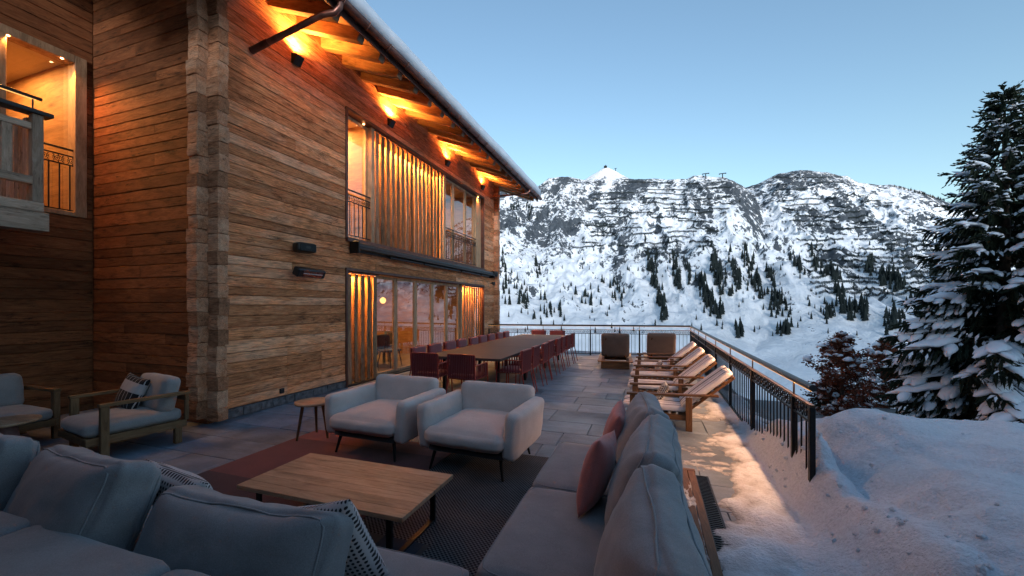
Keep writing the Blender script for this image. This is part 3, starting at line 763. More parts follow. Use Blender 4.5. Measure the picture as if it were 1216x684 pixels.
# ------------------------------------------------------------------ the chalet
XW = -5.82
house = empty('chalet', (XW, 9, 0)); tag(house, 'large weathered timber chalet with snow on its roof beside the terrace', 'building')
HO = Vector(house.location)
def hp(x, y, z): return (x-HO.x, y-HO.y, z-HO.z)
def hpart(mb, name, mt, parent=None):
    """geometry given in world coordinates becomes a part of the house"""
    xs = [v[0] for v in mb.v]; ys = [v[1] for v in mb.v]; zs = [v[2] for v in mb.v]
    c = Vector(((min(xs)+max(xs))/2, (min(ys)+max(ys))/2, min(zs)))
    mb.v = [(v[0]-c.x, v[1]-c.y, v[2]-c.z) for v in mb.v]
    par = parent or house
    base = Vector((0, 0, 0)); q = par
    while q is not None: base += Vector(q.location); q = q.parent
    return mb.build(name, mt, par, c-base)
rw = random.Random(21)
def plank(parent, org, L, h, mt, rz, t=.03, jit=.004, name='plank'):
    """a board: length on local X, out of the wall on local -Y"""
    n = max(2, int(L/.35)); m = MB(); vs = []; c = .006
    for k in range(n+1):
        x = -L/2+L*k/n; a = rw.uniform(0, jit); b = rw.uniform(0, jit); tt = t+rw.uniform(-.002, .002)
        vs += [(x, .012, a), (x, -tt+c, a), (x, -tt, a+c), (x, -tt, h-b-c), (x, -tt+c, h-b), (x, .012, h-b)]
    fs = [(k*6+j, (k+1)*6+j, (k+1)*6+j+1, k*6+j+1) for k in range(n) for j in range(5)]
    fs += [tuple(range(6)), tuple(range(n*6+5, n*6-1, -1))]
    m.add(vs, fs)
    base = Vector((0, 0, 0)); q = parent
    while q is not None: base += Vector(q.location); q = q.parent
    return m.build(name, mt, parent, Vector(org)-base, (0, 0, rz))
def rows(z0, z1, breaks, lo=.125, hi=.205):
    out = []; bs = sorted([z0]+[b for b in breaks if z0 < b < z1]+[z1])
    for a, b in zip(bs[:-1], bs[1:]):
        n = max(1, round((b-a)/((lo+hi)/2))); ws = [rw.uniform(lo, hi) for _ in range(n)]; s = (b-a)/sum(ws); z = a
        for q in ws: out.append((z, z+q*s)); z += q*s
    return out
# backing of the walls
LO = (6.57, 13.71, 0, 2.41); UO = (6.57, 13.71, 3.03, 5.69)
m = MB(); xb0, xb1 = -6.02, XW-.036
for a in ((3.9, LO[0], 0, 6.76), (LO[1], 14.88, 0, 6.76), (LO[0], LO[1], LO[3], UO[2]), (LO[0], LO[1], UO[3], 6.76)): m.box(xb0, xb1, a[0], a[1], a[2], a[3])
wallM = hpart(m, 'long_wall', M['plank_dark'])
for z0, z1 in rows(.15, 6.72, (LO[3], UO[2], UO[3])):
    zm = (z0+z1)/2
    if zm < LO[3] or UO[2] < zm < UO[3]: segs = [(4.03, 6.55), (13.73, 14.76)]
    else: segs = [(4.03, 14.76)]
    for a, b in segs:
        if zm < .95 and a < 5: cuts = [a, 5.18, 5.93, b]
        else:
            cuts = [a]; 
            while b-cuts[-1] > 5.2: cuts.append(cuts[-1]+rw.uniform(2.6, 4.8))
            cuts.append(b)
            if b-a < 3 and rw.random() < .2: cuts.insert(1, a+rw.uniform(.6, 1.9))
        for u, v in zip(cuts[:-1], cuts[1:]):
            pr = rw.uniform(0, .007)
            plank(wallM, (XW-.034, (u+v)/2, z0), v-u-.003, z1-z0-.003, M['plank'], PI/2, .030+pr)
# wing wall facing the seating corner
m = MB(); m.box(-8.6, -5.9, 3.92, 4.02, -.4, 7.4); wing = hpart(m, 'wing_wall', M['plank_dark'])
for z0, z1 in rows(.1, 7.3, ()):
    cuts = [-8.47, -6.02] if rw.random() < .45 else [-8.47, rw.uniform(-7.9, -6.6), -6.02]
    for u, v in zip(cuts[:-1], cuts[1:]): plank(wing, ((u+v)/2, 3.918, z0), v-u-.003, z1-z0-.003, M['plank_brown'], 0, .03+rw.uniform(0, .006))
# recessed wall with the tall window
WN = (2.88, 3.80, 3.05, 5.56)
m = MB()
for a in ((-3, WN[0], -.4, 7.4), (WN[1], 4.2, -.4, 7.4), (WN[0], WN[1], -.4, WN[2]), (WN[0], WN[1], WN[3], 7.4)): m.box(-8.75, -8.52, *a)
rec = hpart(m, 'recessed_wall', M['plank_dark'])
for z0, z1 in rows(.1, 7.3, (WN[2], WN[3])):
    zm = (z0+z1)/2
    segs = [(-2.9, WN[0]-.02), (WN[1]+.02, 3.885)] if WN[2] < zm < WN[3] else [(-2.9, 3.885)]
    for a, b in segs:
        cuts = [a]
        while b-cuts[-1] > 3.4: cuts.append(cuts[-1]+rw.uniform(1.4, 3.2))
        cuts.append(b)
        for u, v in zip(cuts[:-1], cuts[1:]): plank(rec, (-8.518, (u+v)/2, z0), v-u-.003, z1-z0-.003, M['plank_brown'], PI/2, .03+rw.uniform(0, .006))
# unseen wing added behind the camera to keep low light off the terrace
m = MB(); m.box(-8.6, 3.6, -3.4, -3.05, 0, 3.0); rear = hpart(m, 'rear_shade_wall', M['plank_dark'])
m = MB(); m.add([(-9.2, -3.6, 3.0), (4.2, -3.6, 3.0), (4.2, -.1, 3.0), (-9.2, -.1, 3.0), (-9.2, -8.0, 7.6), (4.2, -8.0, 7.6)], [(0, 3, 2, 1), (3, 4, 5, 2), (0, 1, 5, 4)]); hpart(m, 'rear_shade_roof', M['copper_trim'])  # overhang and high ridge shaped to darken the foreground and shade the spruce
# crossed log ends at the corners
def log_stack(x0, x1, y0, y1, z0, z1, name='log_end', hh=(.17, .26)):
    m = MB(); m.box(x0+.03, x1-.03, y0+.03, y1-.03, z0, z1); st = hpart(m, 'log_corner', M['plank_dark'])
    z = z0
    while z < z1-.05:
        h = rw.uniform(*hh); h = min(h, z1-z)
        b = bmesh.new(); bmesh.ops.create_cube(b, size=1); bmesh.ops.subdivide_edges(b, edges=b.edges[:], cuts=3, use_grid_fill=True)
        dx, dy = rw.uniform(-.014, .014), rw.uniform(-.014, .014); sd = rw.random()*50
        for v in b.verts:
            e = Vector(v.co); p = Vector((e.x*(x1-x0), e.y*(y1-y0), (e.z+.5)*(h-.008)))
            k = max(abs(e.x), abs(e.y)); zz = abs(e.z)*2
            p.x *= 1-.03*zz**3; p.y *= 1-.04*zz**3
            p += mnoise.noise_vector(p*9+Vector((sd, 0, 0)))*.010+mnoise.noise_vector(p*28+Vector((sd, 3, 0)))*.004
            v.co = p
        me = bpy.data.meshes.new(name); b.to_mesh(me); b.free(); me.materials.append(M['log_end'])
        inst(name, me, st, Vector(((x0+x1)/2+dx, (y0+y1)/2+dy, z))-HO-Vector(st.location))
        z += h
log_stack(-6.02, XW, 3.745, 3.90, .10, 5.95)
log_stack(-5.90, -5.62, 3.885, 4.03, .06, 6.5)
log_stack(-5.95, -5.62, 14.75, 14.90, .06, 6.45)
hpart(MB().cbox(-6.03, -5.80, 1.6, 3.93, 5.95, 6.42, .015), 'roof_plate', M['plank_dark'])
# stone plinth
pm = MB(); pl_ = hpart(MB().box(-5.98, XW-.02, 4.0, 6.56, -.02, .14), 'plinth', M['stone'])
yy = 4.04
while yy < 6.5:
    L = rw.uniform(.16, .42); L = min(L, 6.55-yy)
    b = bmesh.new(); bmesh.ops.create_cube(b, size=1); bmesh.ops.subdivide_edges(b, edges=b.edges[:], cuts=4, use_grid_fill=True); sd = rw.random()*40
    for v in b.verts:
        p = Vector((v.co.x*.07, v.co.y*(L-.012), (v.co.z+.5)*.125)); p += mnoise.noise_vector(p*14+Vector((sd, 0, 0)))*.014; v.co = p
    me = bpy.data.meshes.new('stone'); b.to_mesh(me); b.free(); me.materials.append(M['stone'])
    inst('stone', me, pl_, Vector((XW-.02, yy+L/2, .008))-HO-Vector(pl_.location)); yy += L

# roof
SL = .385; RY0, RY1 = .2, 16.35
def rz_(x): return 6.52-SL*(x-XW)
roof = hpart(MB().add([(-11, RY0, rz_(-11)+.25), (-4.42, RY0, rz_(-4.42)+.25), (-4.42, RY1, rz_(-4.42)+.25), (-11, RY1, rz_(-11)+.25), (-11, RY0, rz_(-11)+.34), (-4.42, RY0, rz_(-4.42)+.34), (-4.42, RY1, rz_(-4.42)+.34), (-11, RY1, rz_(-11)+.34)],
             [(0, 3, 2, 1), (4, 5, 6, 7), (0, 1, 5, 4), (2, 3, 7, 6), (1, 2, 6, 5), (3, 0, 4, 7)]), 'roof', M['copper_trim'])
RO = Vector(roof.location)+HO
ang = math.atan(SL)
y = 4.33-.55*7
while y < 16.3:
    tail = -4.53; x0 = -6.3; Lr = (tail-x0)/math.cos(ang)
    m = MB(); m.cbox(-Lr/2, Lr/2, -.07, .07, 0, .20, .006)
    r = m.build('rafter', M['rafter'], roof, Vector(((x0+tail)/2, y, rz_((x0+tail)/2)))-RO, (0, ang, 0))
    y += .55
for k in range(11):
    xa = -6.05+.155*k; xc = xa+.0755; L = RY1-RY0-.06
    cutsy = [RY0+.03, rw.uniform(5, 7), rw.uniform(9.5, 12), RY1-.03]
    for u, v in zip(cutsy[:-1], cutsy[1:]):
        m = MB(); m.box(-(v-u)/2+.002, (v-u)/2-.002, -.081, .081, 0, .022)
        o = m.build('soffit_board', M['rafter'], roof, Vector((xc, (u+v)/2, rz_(xc)+.2165+.006))-RO, (0, 0, PI/2)); o.rotation_euler = (Matrix.Rotation(ang, 3, 'Y') @ Matrix.Rotation(PI/2, 3, 'Z')).to_euler()
hpart(MB().add([(-4.45, RY0, rz_(-4.45)+.10), (-4.425, RY0, rz_(-4.425)+.10), (-4.425, RY1, rz_(-4.425)+.10), (-4.45, RY1, rz_(-4.45)+.10), (-4.45, RY0, rz_(-4.45)+.249), (-4.425, RY0, rz_(-4.425)+.249), (-4.425, RY1, rz_(-4.425)+.249), (-4.45, RY1, rz_(-4.45)+.249)],
      [(0, 3, 2, 1), (4, 5, 6, 7), (0, 1, 5, 4), (2, 3, 7, 6), (1, 2, 6, 5), (3, 0, 4, 7)]), 'fascia', M['copper_trim'], roof)
for y in [4.33-.55*7+.55*k for k in range(30)]:     # pale sawn rafter ends
    if y < 16.3: MB().box(-.004, .004, -.062, .062, .0, .17).build('rafter_end', M['endgrain'], roof, Vector((-4.522, y, rz_(-4.53)+.012))-RO, (0, ang, 0))
GX, GZ, GR = -4.335, 6.235, .078
m = MB(); n = 10
def half(y): return [(GX+GR*math.cos(PI+PI*k/n), y, GZ+GR*math.sin(PI+PI*k/n)) for k in range(n+1)]+[(GX+(GR-.006)*math.cos(2*PI-PI*k/n), y, GZ+(GR-.006)*math.sin(2*PI-PI*k/n)) for k in range(n+1)]
A = half(RY0-.05); B = half(RY1+.05); q = len(A)
m.add(A+B, [(k, (k+1) % q, q+(k+1) % q, q+k) for k in range(q)], True); m.add(A, [tuple(range(n+1))]); m.add(B, [tuple(range(n, -1, -1))])
gut = hpart(m, 'gutter', M['copper'], roof)
y = RY0+.2
bk = MB().tube([(math.cos(PI+PI*k/10)*(GR+.006), 0, math.sin(PI+PI*k/10)*(GR+.006)) for k in range(11)], .011, 5).mesh('gutter_bracket', M['copper_trim'])
while y < RY1:
    inst('gutter_bracket', bk, gut, Vector((GX, y, GZ))-RO-Vector(gut.location)); y += .55
def pipe(pts, r, name='downpipe'):
    return hpart(MB().tube(pts, r, 12), name, M['copper'])
dp = pipe([(GX, 4.78, GZ-.05), (GX-.005, 4.77, GZ-.14), (GX-.07, 4.74, GZ-.22), (-4.6, 4.70, 6.0), (-5.55, 4.55, 5.68), (-5.80, 4.51, 5.60)], .045)
hpart(MB().tube([(-5.50, 4.557, 5.697), (-5.80, 4.512, 5.597)], .052, 12), 'pipe_collar', M['copper_trim'], dp)
pipe([(GX, 14.75, GZ-.05), (GX-.005, 14.75, GZ-.14), (GX-.08, 14.72, GZ-.22), (-5.55, 14.45, 5.93), (-5.83, 14.40, 5.86)], .035)
# snow lying on the roof
def roof_snow():
    xs = np.linspace(-10.9, -4.30, 42); ys = np.linspace(RY0+.05, RY1-.05, 120); X, Y = np.meshgrid(xs, ys, indexing='ij')
    top = 6.52-SL*(X-XW)+.34+.38+.10*(fbm(X/.8, Y/.8, 3, 200)-.5)
    Xs = X+np.where(X > -4.5, .05*(fbm(Y/.35, X, 3, 201)-.5), 0)
    top = np.where(X > -4.31, top-.10, top)
    bot = 6.52-SL*(X-XW)+.343
    vs = np.concatenate([np.stack([Xs, Y, top], -1).reshape(-1, 3), np.stack([Xs, Y, bot], -1).reshape(-1, 3)]); nx, ny = X.shape; N = nx*ny
    i = (np.arange(nx-1)[:, None]*ny+np.arange(ny-1)[None, :]).ravel()
    f = [(a, a+ny, a+ny+1, a+1) for a in i]+[(N+a, N+a+1, N+a+ny+1, N+a+ny) for a in i]
    e = (nx-1)*ny
    f += [(e+j, N+e+j, N+e+j+1, e+j+1) for j in range(ny-1)]+[(j+1, N+j+1, N+j, j) for j in range(ny-1)]
    f += [(k*ny, N+k*ny, N+(k+1)*ny, (k+1)*ny) for k in range(nx-1)]+[((k+1)*ny+ny-1, N+(k+1)*ny+ny-1, N+k*ny+ny-1, k*ny+ny-1) for k in range(nx-1)]
    mb = MB(); mb.add(vs.tolist(), f, True); hpart(mb, 'roof_snow', M['snow'], roof)
roof_snow()

# openings: trim, frames, panes, slats
def ybox(x0, x1, y0, y1, z0, z1, name, mt, parent=None, c=.004): return hpart(MB().cbox(x0, x1, y0, y1, z0, z1, c), name, mt, parent)
def opening(o, nm, sill):
    tr = ybox(-6.03, XW+.03, o[0]-.02, o[0]+.03, o[2], o[3]+.03, nm+'_trim', M['copper_trim'])
    ybox(-6.03, XW+.03, o[1]-.03, o[1]+.02, o[2], o[3]+.03, 'trim', M['copper_trim'], tr)
    ybox(-6.03, XW+.032, o[0]-.02, o[1]+.02, o[3]-.025, o[3]+.033, 'trim', M['copper_trim'], tr)
    if sill: ybox(-6.03, XW+.07, o[0]-.02, o[1]+.02, o[2]-.05, o[2]+.03, 'sill', M['copper_trim'], tr)
    return tr
opening(LO, 'terrace_door', False); opening(UO, 'upper_window', True)
def win(y0, y1, z0, z1, X=-5.99, name='window', fw=.065, mt=None, mid=None):
    mt = mt or M['larch']; w = hpart(MB().cbox(X-.03, X+.03, y0, y0+fw, z0, z1).cbox(X-.03, X+.03, y1-fw, y1, z0, z1).cbox(X-.028, X+.028, y0+fw, y1-fw, z0, z0+fw).cbox(X-.028, X+.028, y0+fw, y1-fw, z1-fw, z1), name, mt)
    hpart(MB().add([(X, y0+fw-.005, z0+fw-.005), (X, y1-fw+.005, z0+fw-.005), (X, y1-fw+.005, z1-fw+.005), (X, y0+fw-.005, z1-fw+.005)], [(0, 1, 2, 3)]), 'pane', M['glass'], w)
    return w
LG = [7.66, 8.46, 9.36, 10.24, 11.10, 11.98]
for a, b in zip(LG[:-1], LG[1:]): win(a+.002, b-.002, .03, 2.37, name='glass_door', fw=.07)
ybox(-6.05, -5.90, 11.99, 12.09, .02, 2.38, 'door_post', M['larch'])
hpart(MB().box(-6.1, -5.80, 6.62, 13.68, -.01, .03), 'threshold', M['metal_grey'])
# upper windows
win(6.62, 7.40, 3.06, 5.66, name='window')
UG = [10.86, 11.55, 12.45, 13.2]
for a, b in zip(UG[:-1], UG[1:]): win(a+.002, b-.002, 3.06, 5.66)
ybox(-6.03, -5.86, 7.41, 7.52, 3.06, 5.66, 'window_post', M['larch']); ybox(-6.03, -5.86, 10.74, 10.85, 3.06, 5.66, 'window_post', M['larch']); ybox(-6.03, -5.90, 13.21, 13.66, 3.06, 5.66, 'window_post', M['larch'])
# slat screens
def screen(y0, y1, z0, z1, n, name, light):
    back = ybox(-6.24, -6.20, y0-.02, y1+.02, z0, z1, name, M['interior'])
    hpart(MB().box(-6.2, -5.86, y0-.02, y1+.02, z1-.03, z1), 'screen_head', M['copper_trim'], back)
    pit = (y1-y0)/n
    for k in range(n):
        wd = pit*rw.uniform(.48, .60); yc = y0+pit*(k+.5); m = MB(); ns = 10; vs = []
        ph = rw.random()*9
        for j in range(ns+1):
            z = z0+.01+(z1-z0-.05)*j/ns; a = .010*math.sin(z*3+ph)+rw.uniform(-.007, .007); b2 = .010*math.sin(z*2.3+ph*2)+rw.uniform(-.007, .007)
            vs += [(-.013, -wd/2+a, z), (.016, -wd/2+a, z), (.016, wd/2+b2, z), (-.013, wd/2+b2, z)]
        fs = [(j*4+i, j*4+(i+1) % 4, j*4+4+(i+1) % 4, j*4+4+i) for j in range(ns) for i in range(4)]+[(3, 2, 1, 0), (ns*4, ns*4+1, ns*4+2, ns*4+3)]
        m.add([(v[0]-5.885, v[1]+yc, v[2]) for v in vs], fs)
        hpart(m, 'slat', M['slat'], back)
        if k < n-1 or True:
            hpart(MB().lathe([(.016, 0), (.016, .004)], 8, (-5.95, yc+pit*.5, z1-.036)), 'downlight', M['spot_glow'], back)
    area('slat_light', Vector((-6.10, (y0+y1)/2, z1-.045))-HO, (0, 0, 0), .09, y1-y0-.05, light, WARM, house)
    return back
screen(7.53, 10.73, 3.06, 5.66, 16, 'upper_screen', 190)
screen(6.63, 7.64, .03, 2.37, 5, 'lower_screen', 60)
screen(12.12, 13.66, .03, 2.37, 8, 'lower_screen', 85)
# soft spots in the heads of the openings
for (x, y, z, pw) in ((-5.90, 7.2, 5.64, 5), (-5.88, 13.35, 5.64, 9), (-5.90, 12.2, 2.36, 7), (-5.9, 13.55, 2.36, 3)):
    hpart(MB().lathe([(.02, 0), (.02, .004)], 8, (x, y, z)), 'downlight', M['spot_glow'])
    spot('downlight_beam', Vector((x, y, z-.03))-HO, (0, 0, -1), pw*3, 100, .8, .02, WARM, house)
# french balcony railings of the upper windows
def small_rail(y0, y1, z0, X, parent, led=0):
    r = hpart(MB().tube([(X, y0, z0+1.0), (X, y1, z0+1.0)], .017, 8), 'railing', M['metal_grey'], parent)
    base = Vector(r.location)+HO
    for zz in (.90, .76, .06): MB().box(-.009, .009, -(y1-y0)/2, (y1-y0)/2, -.009, .009).build('rail', M['metal_black'], r, Vector((X, (y0+y1)/2, z0+zz))-base)
    n = max(3, int((y1-y0)/.115))
    for k in range(n+1): MB().box(-.007, .007, -.007, .007, .06, .76).build('baluster', M['metal_black'], r, Vector((X, y0+(y1-y0)*k/n, z0))-base)
    k2 = max(2, int((y1-y0)/.15))
    for k in range(k2): inst('ornament', ORN, r, Vector((X, y0+(y1-y0)*(k+.5)/k2, z0+.83))-base, (0, 0, PI/2), (1, 1, .95))
    return r
small_rail(6.64, 7.42, 3.08, -5.90, house); small_rail(10.86, 13.2, 3.08, -5.90, house); small_rail(2.93, 3.74, 3.08, -8.50, house)
# recessed window
w = hpart(MB().cbox(-8.64, -8.44, 3.66, 3.80, 3.05, 5.56).cbox(-8.64, -8.44, 2.88, 3.66, 5.44, 5.56).cbox(-8.64, -8.44, 2.88, 2.96, 3.05, 5.44).cbox(-8.64, -8.44, 2.96, 3.66, 3.05, 3.12), 'window', M['larch'])
hpart(MB().add([(-8.6, 2.95, 3.11), (-8.6, 3.67, 3.11), (-8.6, 3.67, 5.45), (-8.6, 2.95, 5.45)], [(0, 1, 2, 3)]), 'pane', M['glass'], w)
for y in (2.98, 3.52):
    hpart(MB().lathe([(.018, 0), (.018, .004)], 8, (-8.46, y, 5.432)), 'downlight', M['spot_glow'], w)
    spot('downlight_beam', Vector((-8.44, y, 5.40))-HO, (.25, 0, -1), 40, 130, .9, .02, WARM, house)
# rooms behind the glass
def room(x0, x1, y0, y1, z0, z1, name, lamp, px=None, colr=(1, .48, .14)):
    r = hpart(MB().box(x0-.05, x0, y0, y1, z0, z1), name, M['interior'])
    hpart(MB().box(x0, x1, y0-.05, y0, z0, z1), 'room_side', M['interior'], r); hpart(MB().box(x0, x1, y1, y1+.05, z0, z1), 'room_side', M['interior'], r)
    hpart(MB().box(x0, x1, y0, y1, z0-.05, z0), 'room_floor', M['dark_floor'], r); hpart(MB().box(x0, x1, y0, y1, z1, z1+.05), 'room_ceiling', M['plaster'], r)
    area('room_light', Vector((px or (x0+x1)/2, (y0+y1)/2, z1-.04))-HO, (0, 0, 0), (x1-x0)*.4, (y1-y0)*.5, lamp, colr, house)
    return r
room(-10.5, -6.05, 7.68, 12.0, .0, 2.5, 'dining_room', 75)
room(-8.4, -6.05, 6.6, 7.45, 3.0, 5.75, 'upper_room', 170)
room(-9.5, -6.05, 10.8, 13.6, 3.0, 5.75, 'upper_room', 40)
room(-11.3, -8.66, 2.5, 3.86, 3.0, 5.7, 'upper_room', 70)
# timber balcony in the corner
bal = ybox(-8.48, -7.36, -2.5, 2.90, 2.86, 2.98, 'balcony', M['grey_wood_y'])
ybox(-7.62, -7.37, -2.5, 2.95, 2.62, 2.86, 'balcony_beam', M['grey_wood_y'], bal)
for y in (2.80, 1.3, -.2, -1.7): ybox(-7.47, -7.37, y, y+.10, 2.985, 4.10, 'post', M['grey_wood_z'], bal)
ybox(-7.52, -7.33, -2.5, 2.98, 4.10, 4.15, 'handrail', M['metal_grey'], bal)
ybox(-7.45, -7.39, -2.5, 2.80, 3.90, 3.98, 'rail', M['grey_wood_y'], bal); ybox(-7.46, -7.36, -2.5, 2.80, 3.20, 3.30, 'rail', M['grey_wood_y'], bal)
for k in range(26):
    y = 2.6-.19*k
    if y > -2.4: ybox(-7.44, -7.40, y-.045, y+.045, 3.3, 3.9, 'baluster', M['grey_wood_z'], bal)
hpart(MB().tube([(-7.42, -2.5, 4.32), (-7.42, 2.9, 4.32)], .022, 8), 'handrail_tube', M['metal_grey'], bal)
hpart(MB().box(-7.43, -7.41, -2.4, 2.85, 4.292, 4.297), 'light_strip', M['led'], bal)
for y in (2.82, 1.35, -.15): hpart(MB().tube([(-7.42, y, 4.15), (-7.42, y, 4.32)], .009, 6), 'bracket', M['metal_grey'], bal)
for k in range(5): ybox(-8.46+.2*k, -8.37+.2*k, 2.82, 2.88, 2.985, 4.09, 'baluster', M['grey_wood_z'], bal)

# fittings on the wall
def wall_lamp(y, z, label):
    o = empty('wall_lamp', (XW, y, z)); pr = [(0, -.07), (.045, -.10), (.135, .045), (0, .095)]
    m = MB(); wd = .075
    m.add([(x, -wd, zz) for x, zz in pr]+[(x, wd, zz) for x, zz in pr], [(0, 1, 2, 3), (7, 6, 5, 4), (0, 4, 5, 1), (1, 5, 6, 2), (2, 6, 7, 3), (3, 7, 4, 0)])
    m.build('housing', M['metal_black'], o)
    MB().add([(.02, -.055, .0905), (.11, -.055, .0595), (.11, .055, .0595), (.02, .055, .0905)], [(0, 1, 2, 3)]).build('lens', M['glow'], o)
    spot('lamp_beam', (.10, 0, .11), (.30, 0, 1), 230, 165, 1.0, .03, WARM, o)
    tag(o, label, 'lamp', 'uplights under the eaves')
wall_lamp(5.33, 5.93, 'black wedge-shaped uplight on the wall beneath the end of the copper downpipe')
wall_lamp(8.0, 6.0, 'black wedge-shaped uplight above the left half of the upper window')
wall_lamp(10.8, 6.0, 'black wedge-shaped uplight above the far edge of the upper slat screen')
wall_lamp(13.5, 6.03, 'black wedge-shaped uplight closest to the far corner of the chalet')
sp = empty('loudspeaker', (XW+.0, 5.38, 2.67)); sm = cushion_mesh('cabinet', M['plastic_black'], .10, .17, .085, .04, 0, 6, 0); inst('cabinet', sm, sp, (.17, 0, 0), (0, 0, -.2))
MB().tube([(0, 0, 0), (.09, 0, 0)], .025, 8).build('bracket', M['plastic_black'], sp)
MB().box(-.005, .005, -.14, .14, -.06, .06).build('grille', M['metal_black'], sp, (.272, -.02, 0), (0, 0, -.2))
tag(sp, 'black loudspeaker on the timber wall just above the patio heater', 'speaker')
ht = empty('patio_heater', (XW, 5.42, 2.25))
hm = MB(); hm.cbox(-.05, .09, -.30, .30, -.075, .075, .02); hb = hm.build('housing', M['metal_grey'], ht, (.20, .02, 0), (0, .45, 0))
MB().box(.0905, .094, -.2, .22, -.05, .05).build('reflector', M['reflector'], hb)
MB().tube([(.098, -.2, 0), (.098, .22, 0)], .008, 6).build('element', M['steel'], hb)
MB().beam((0, -.12, .0), (.17, -.12, .0), .03, .03).build('bracket', M['metal_black'], ht); MB().beam((0, .16, .0), (.17, .16, .0), .03, .03).build('bracket', M['metal_black'], ht)
tag(ht, 'dark patio heater with shiny reflector on the timber wall', 'heater')
ol = empty('wall_socket', (XW, 5.06, .24)); MB().cbox(0, .03, -.04, .04, -.04, .04, .006).build('cover', M['plastic_black'], ol); MB().box(.0305, .034, -.03, .03, -.03, .03).build('flap', M['metal_grey'], ol)
tag(ol, 'small black socket box low on the timber wall', 'socket')
for z, lb in ((2.92, 'small black loudspeaker at the far corner of the chalet, above the camera'), (2.55, 'small black security camera below the loudspeaker at the far corner')):
    o = empty('corner_speaker' if z > 2.7 else 'security_camera', (XW, 14.42, z))
    if z > 2.7: inst('cabinet', cushion_mesh('cabinet', M['plastic_black'], .10, .13, .10, .05, 0, 5, 0), o, (.16, 0, 0), (0, .3, -.5))
    else: MB().lathe([(.03, -.06), (.06, -.04), (.07, 0), (.07, .04), (.04, .06)], 12).build('housing', M['plastic_black'], o, (.12, 0, 0))
    MB().tube([(0, 0, 0), (.1, 0, 0)], .02, 8).build('bracket', M['plastic_black'], o); tag(o, lb, 'speaker' if z > 2.7 else 'camera')
# rolled-up awning between the storeys
aw = empty('awning', (XW, 10.4, 2.80))
am = MB(); am.tube([(.15, -3.72, .10), (.15, 3.78, .10)], .075, 12); am.build('cassette', M['metal_grey'], aw)
MB().cbox(.04, .10, -3.72, 3.78, -.02, .17, .01).build('back_plate', M['metal_grey'], aw)
MB().cbox(.13, .27, -3.74, 3.80, .02, .055, .01).build('front_bar', M['metal_grey'], aw)
for a, b in ((-2.6, -1.2), (-1.1, .95), (1.15, 2.6), (2.7, 3.4)): MB().tube([(.16, a, -.02), (.16, b, -.02)], .032, 8).build('folding_arm', M['metal_grey'], aw)
for s in (-3.74, 3.80): MB().cbox(.02, .26, s-.02, s+.02, -.06, .19, .02).build('end_cap', M['metal_black'], aw)
tag(aw, 'rolled-up dark grey awning under the upper window sill', 'awning')

# ------------------------------------------------------------------ rugs
o = empty('red_rug', (-4.17, 2.1, 0)); MB().box(0, 2.08, 0, 2.08, .002, .010).build('pile', M['rug_red'], o)
tag(o, 'wine red rug with darker block bands under the coffee table', 'rug')
o = empty('woven_rug', (-2.08, 1.0, 0)); MB().box(0, 1.62, 0, 3.22, .002, .011).build('weave', M['rug_grey'], o)
MB().box(.30, .62, .98, 1.40, .0112, .0135).build('navy_patch', M['rug_navy'], o); MB().box(.02, .30, .98, 1.40, .0112, .013).build('dark_patch', M['dark_base'], o)
MB().box(.62, .66, .98, 1.40, .0112, .013).build('dark_border', M['dark_base'], o)
tag(o, 'dark grey woven rug in front of the sectional sofa', 'rug')

# ------------------------------------------------------------------ coffee table and stool
o = empty('coffee_table', (-2.12, 2.415, .011)); t = MB()
for k in range(7):
    wd = .67/7; MB().cbox(-.70, .70, -.335+wd*k+.0004, -.335+wd*(k+1)-.0004, .318, .348, .002).build('table_board', M['table_top'], o)
m = MB()
for s in (-1, 1): m.beam((s*.60, -.27, .318), (s*.60, -.27, 0), .04, .02, (0, 1, 0)); m.beam((s*.60, .27, .318), (s*.60, .27, 0), .04, .02, (0, 1, 0))
for s in (-1, 1):
    for u in (-1, 1): MB().cbox(s*.56-.02, s*.56+.02, u*.27-.01, u*.27+.01, 0, .30, .002).build('leg', M['metal_black'], o)
    MB().cbox(s*.56-.02, s*.56+.02, -.28, .28, .300, .317, .002).build('crossbar', M['metal_black'], o)
    MB().cbox(s*.56-.02, s*.56+.02, -.26, .26, 0, .014, .002).build('foot_bar', M['metal_black'], o)
tag(o, 'low teak coffee table on black metal legs', 'table')
o = empty('side_table', (-3.98, 3.93, 0)); MB().lathe([(.19, .43), (.215, .437), (.22, .45), (.215, .463), (.2, .466)], 32).build('table_top', M['table_top'], o)
for k in range(3):
    a = 2.2+k*2*PI/3; MB().tube([(.13*math.cos(a), .13*math.sin(a), .432), (.20*math.cos(a), .20*math.sin(a), .008)], [.02, .013], 8).build('leg', M['teak_z'], o)
tag(o, 'small round three-legged wooden side table next to the grey armchairs', 'table')

# ------------------------------------------------------------------ grey armchairs
def armchair():
    o = empty('armchair')
    inst('seat_base', cushion_mesh('seat_base', M['dark_base'], .41, .40, .035, .02, 0, 6, 0), o, (0, 0, .225))
    inst('seat_cushion', cushion_mesh('seat_cushion', M['armchair'], .425, .45, .105, .075, .045, 20, .006, 1, .02, .25), o, (0, -.04, .355))
    for s in (-1, 1):
        a = inst('armrest', cushion_mesh('armrest', M['armchair'], .074, .42, .225, .052, .0, 18, .006, 2+s, .02), o, (s*.475, .01, .42), (0, s*.10, 0))
    inst('back_cushion', cushion_mesh('back_cushion', M['armchair'], .44, .088, .24, .06, .0, 18, .006, 5, .02), o, (0, .37, .52), (-.12, 0, 0))
    for sx in (-1, 1):
        for sy in (-1, 1): MB().tube([(sx*.36, sy*.34, .20), (sx*.40, sy*.38, .0)], [.02, .012], 8).build('leg', M['metal_black'], o)
    return o
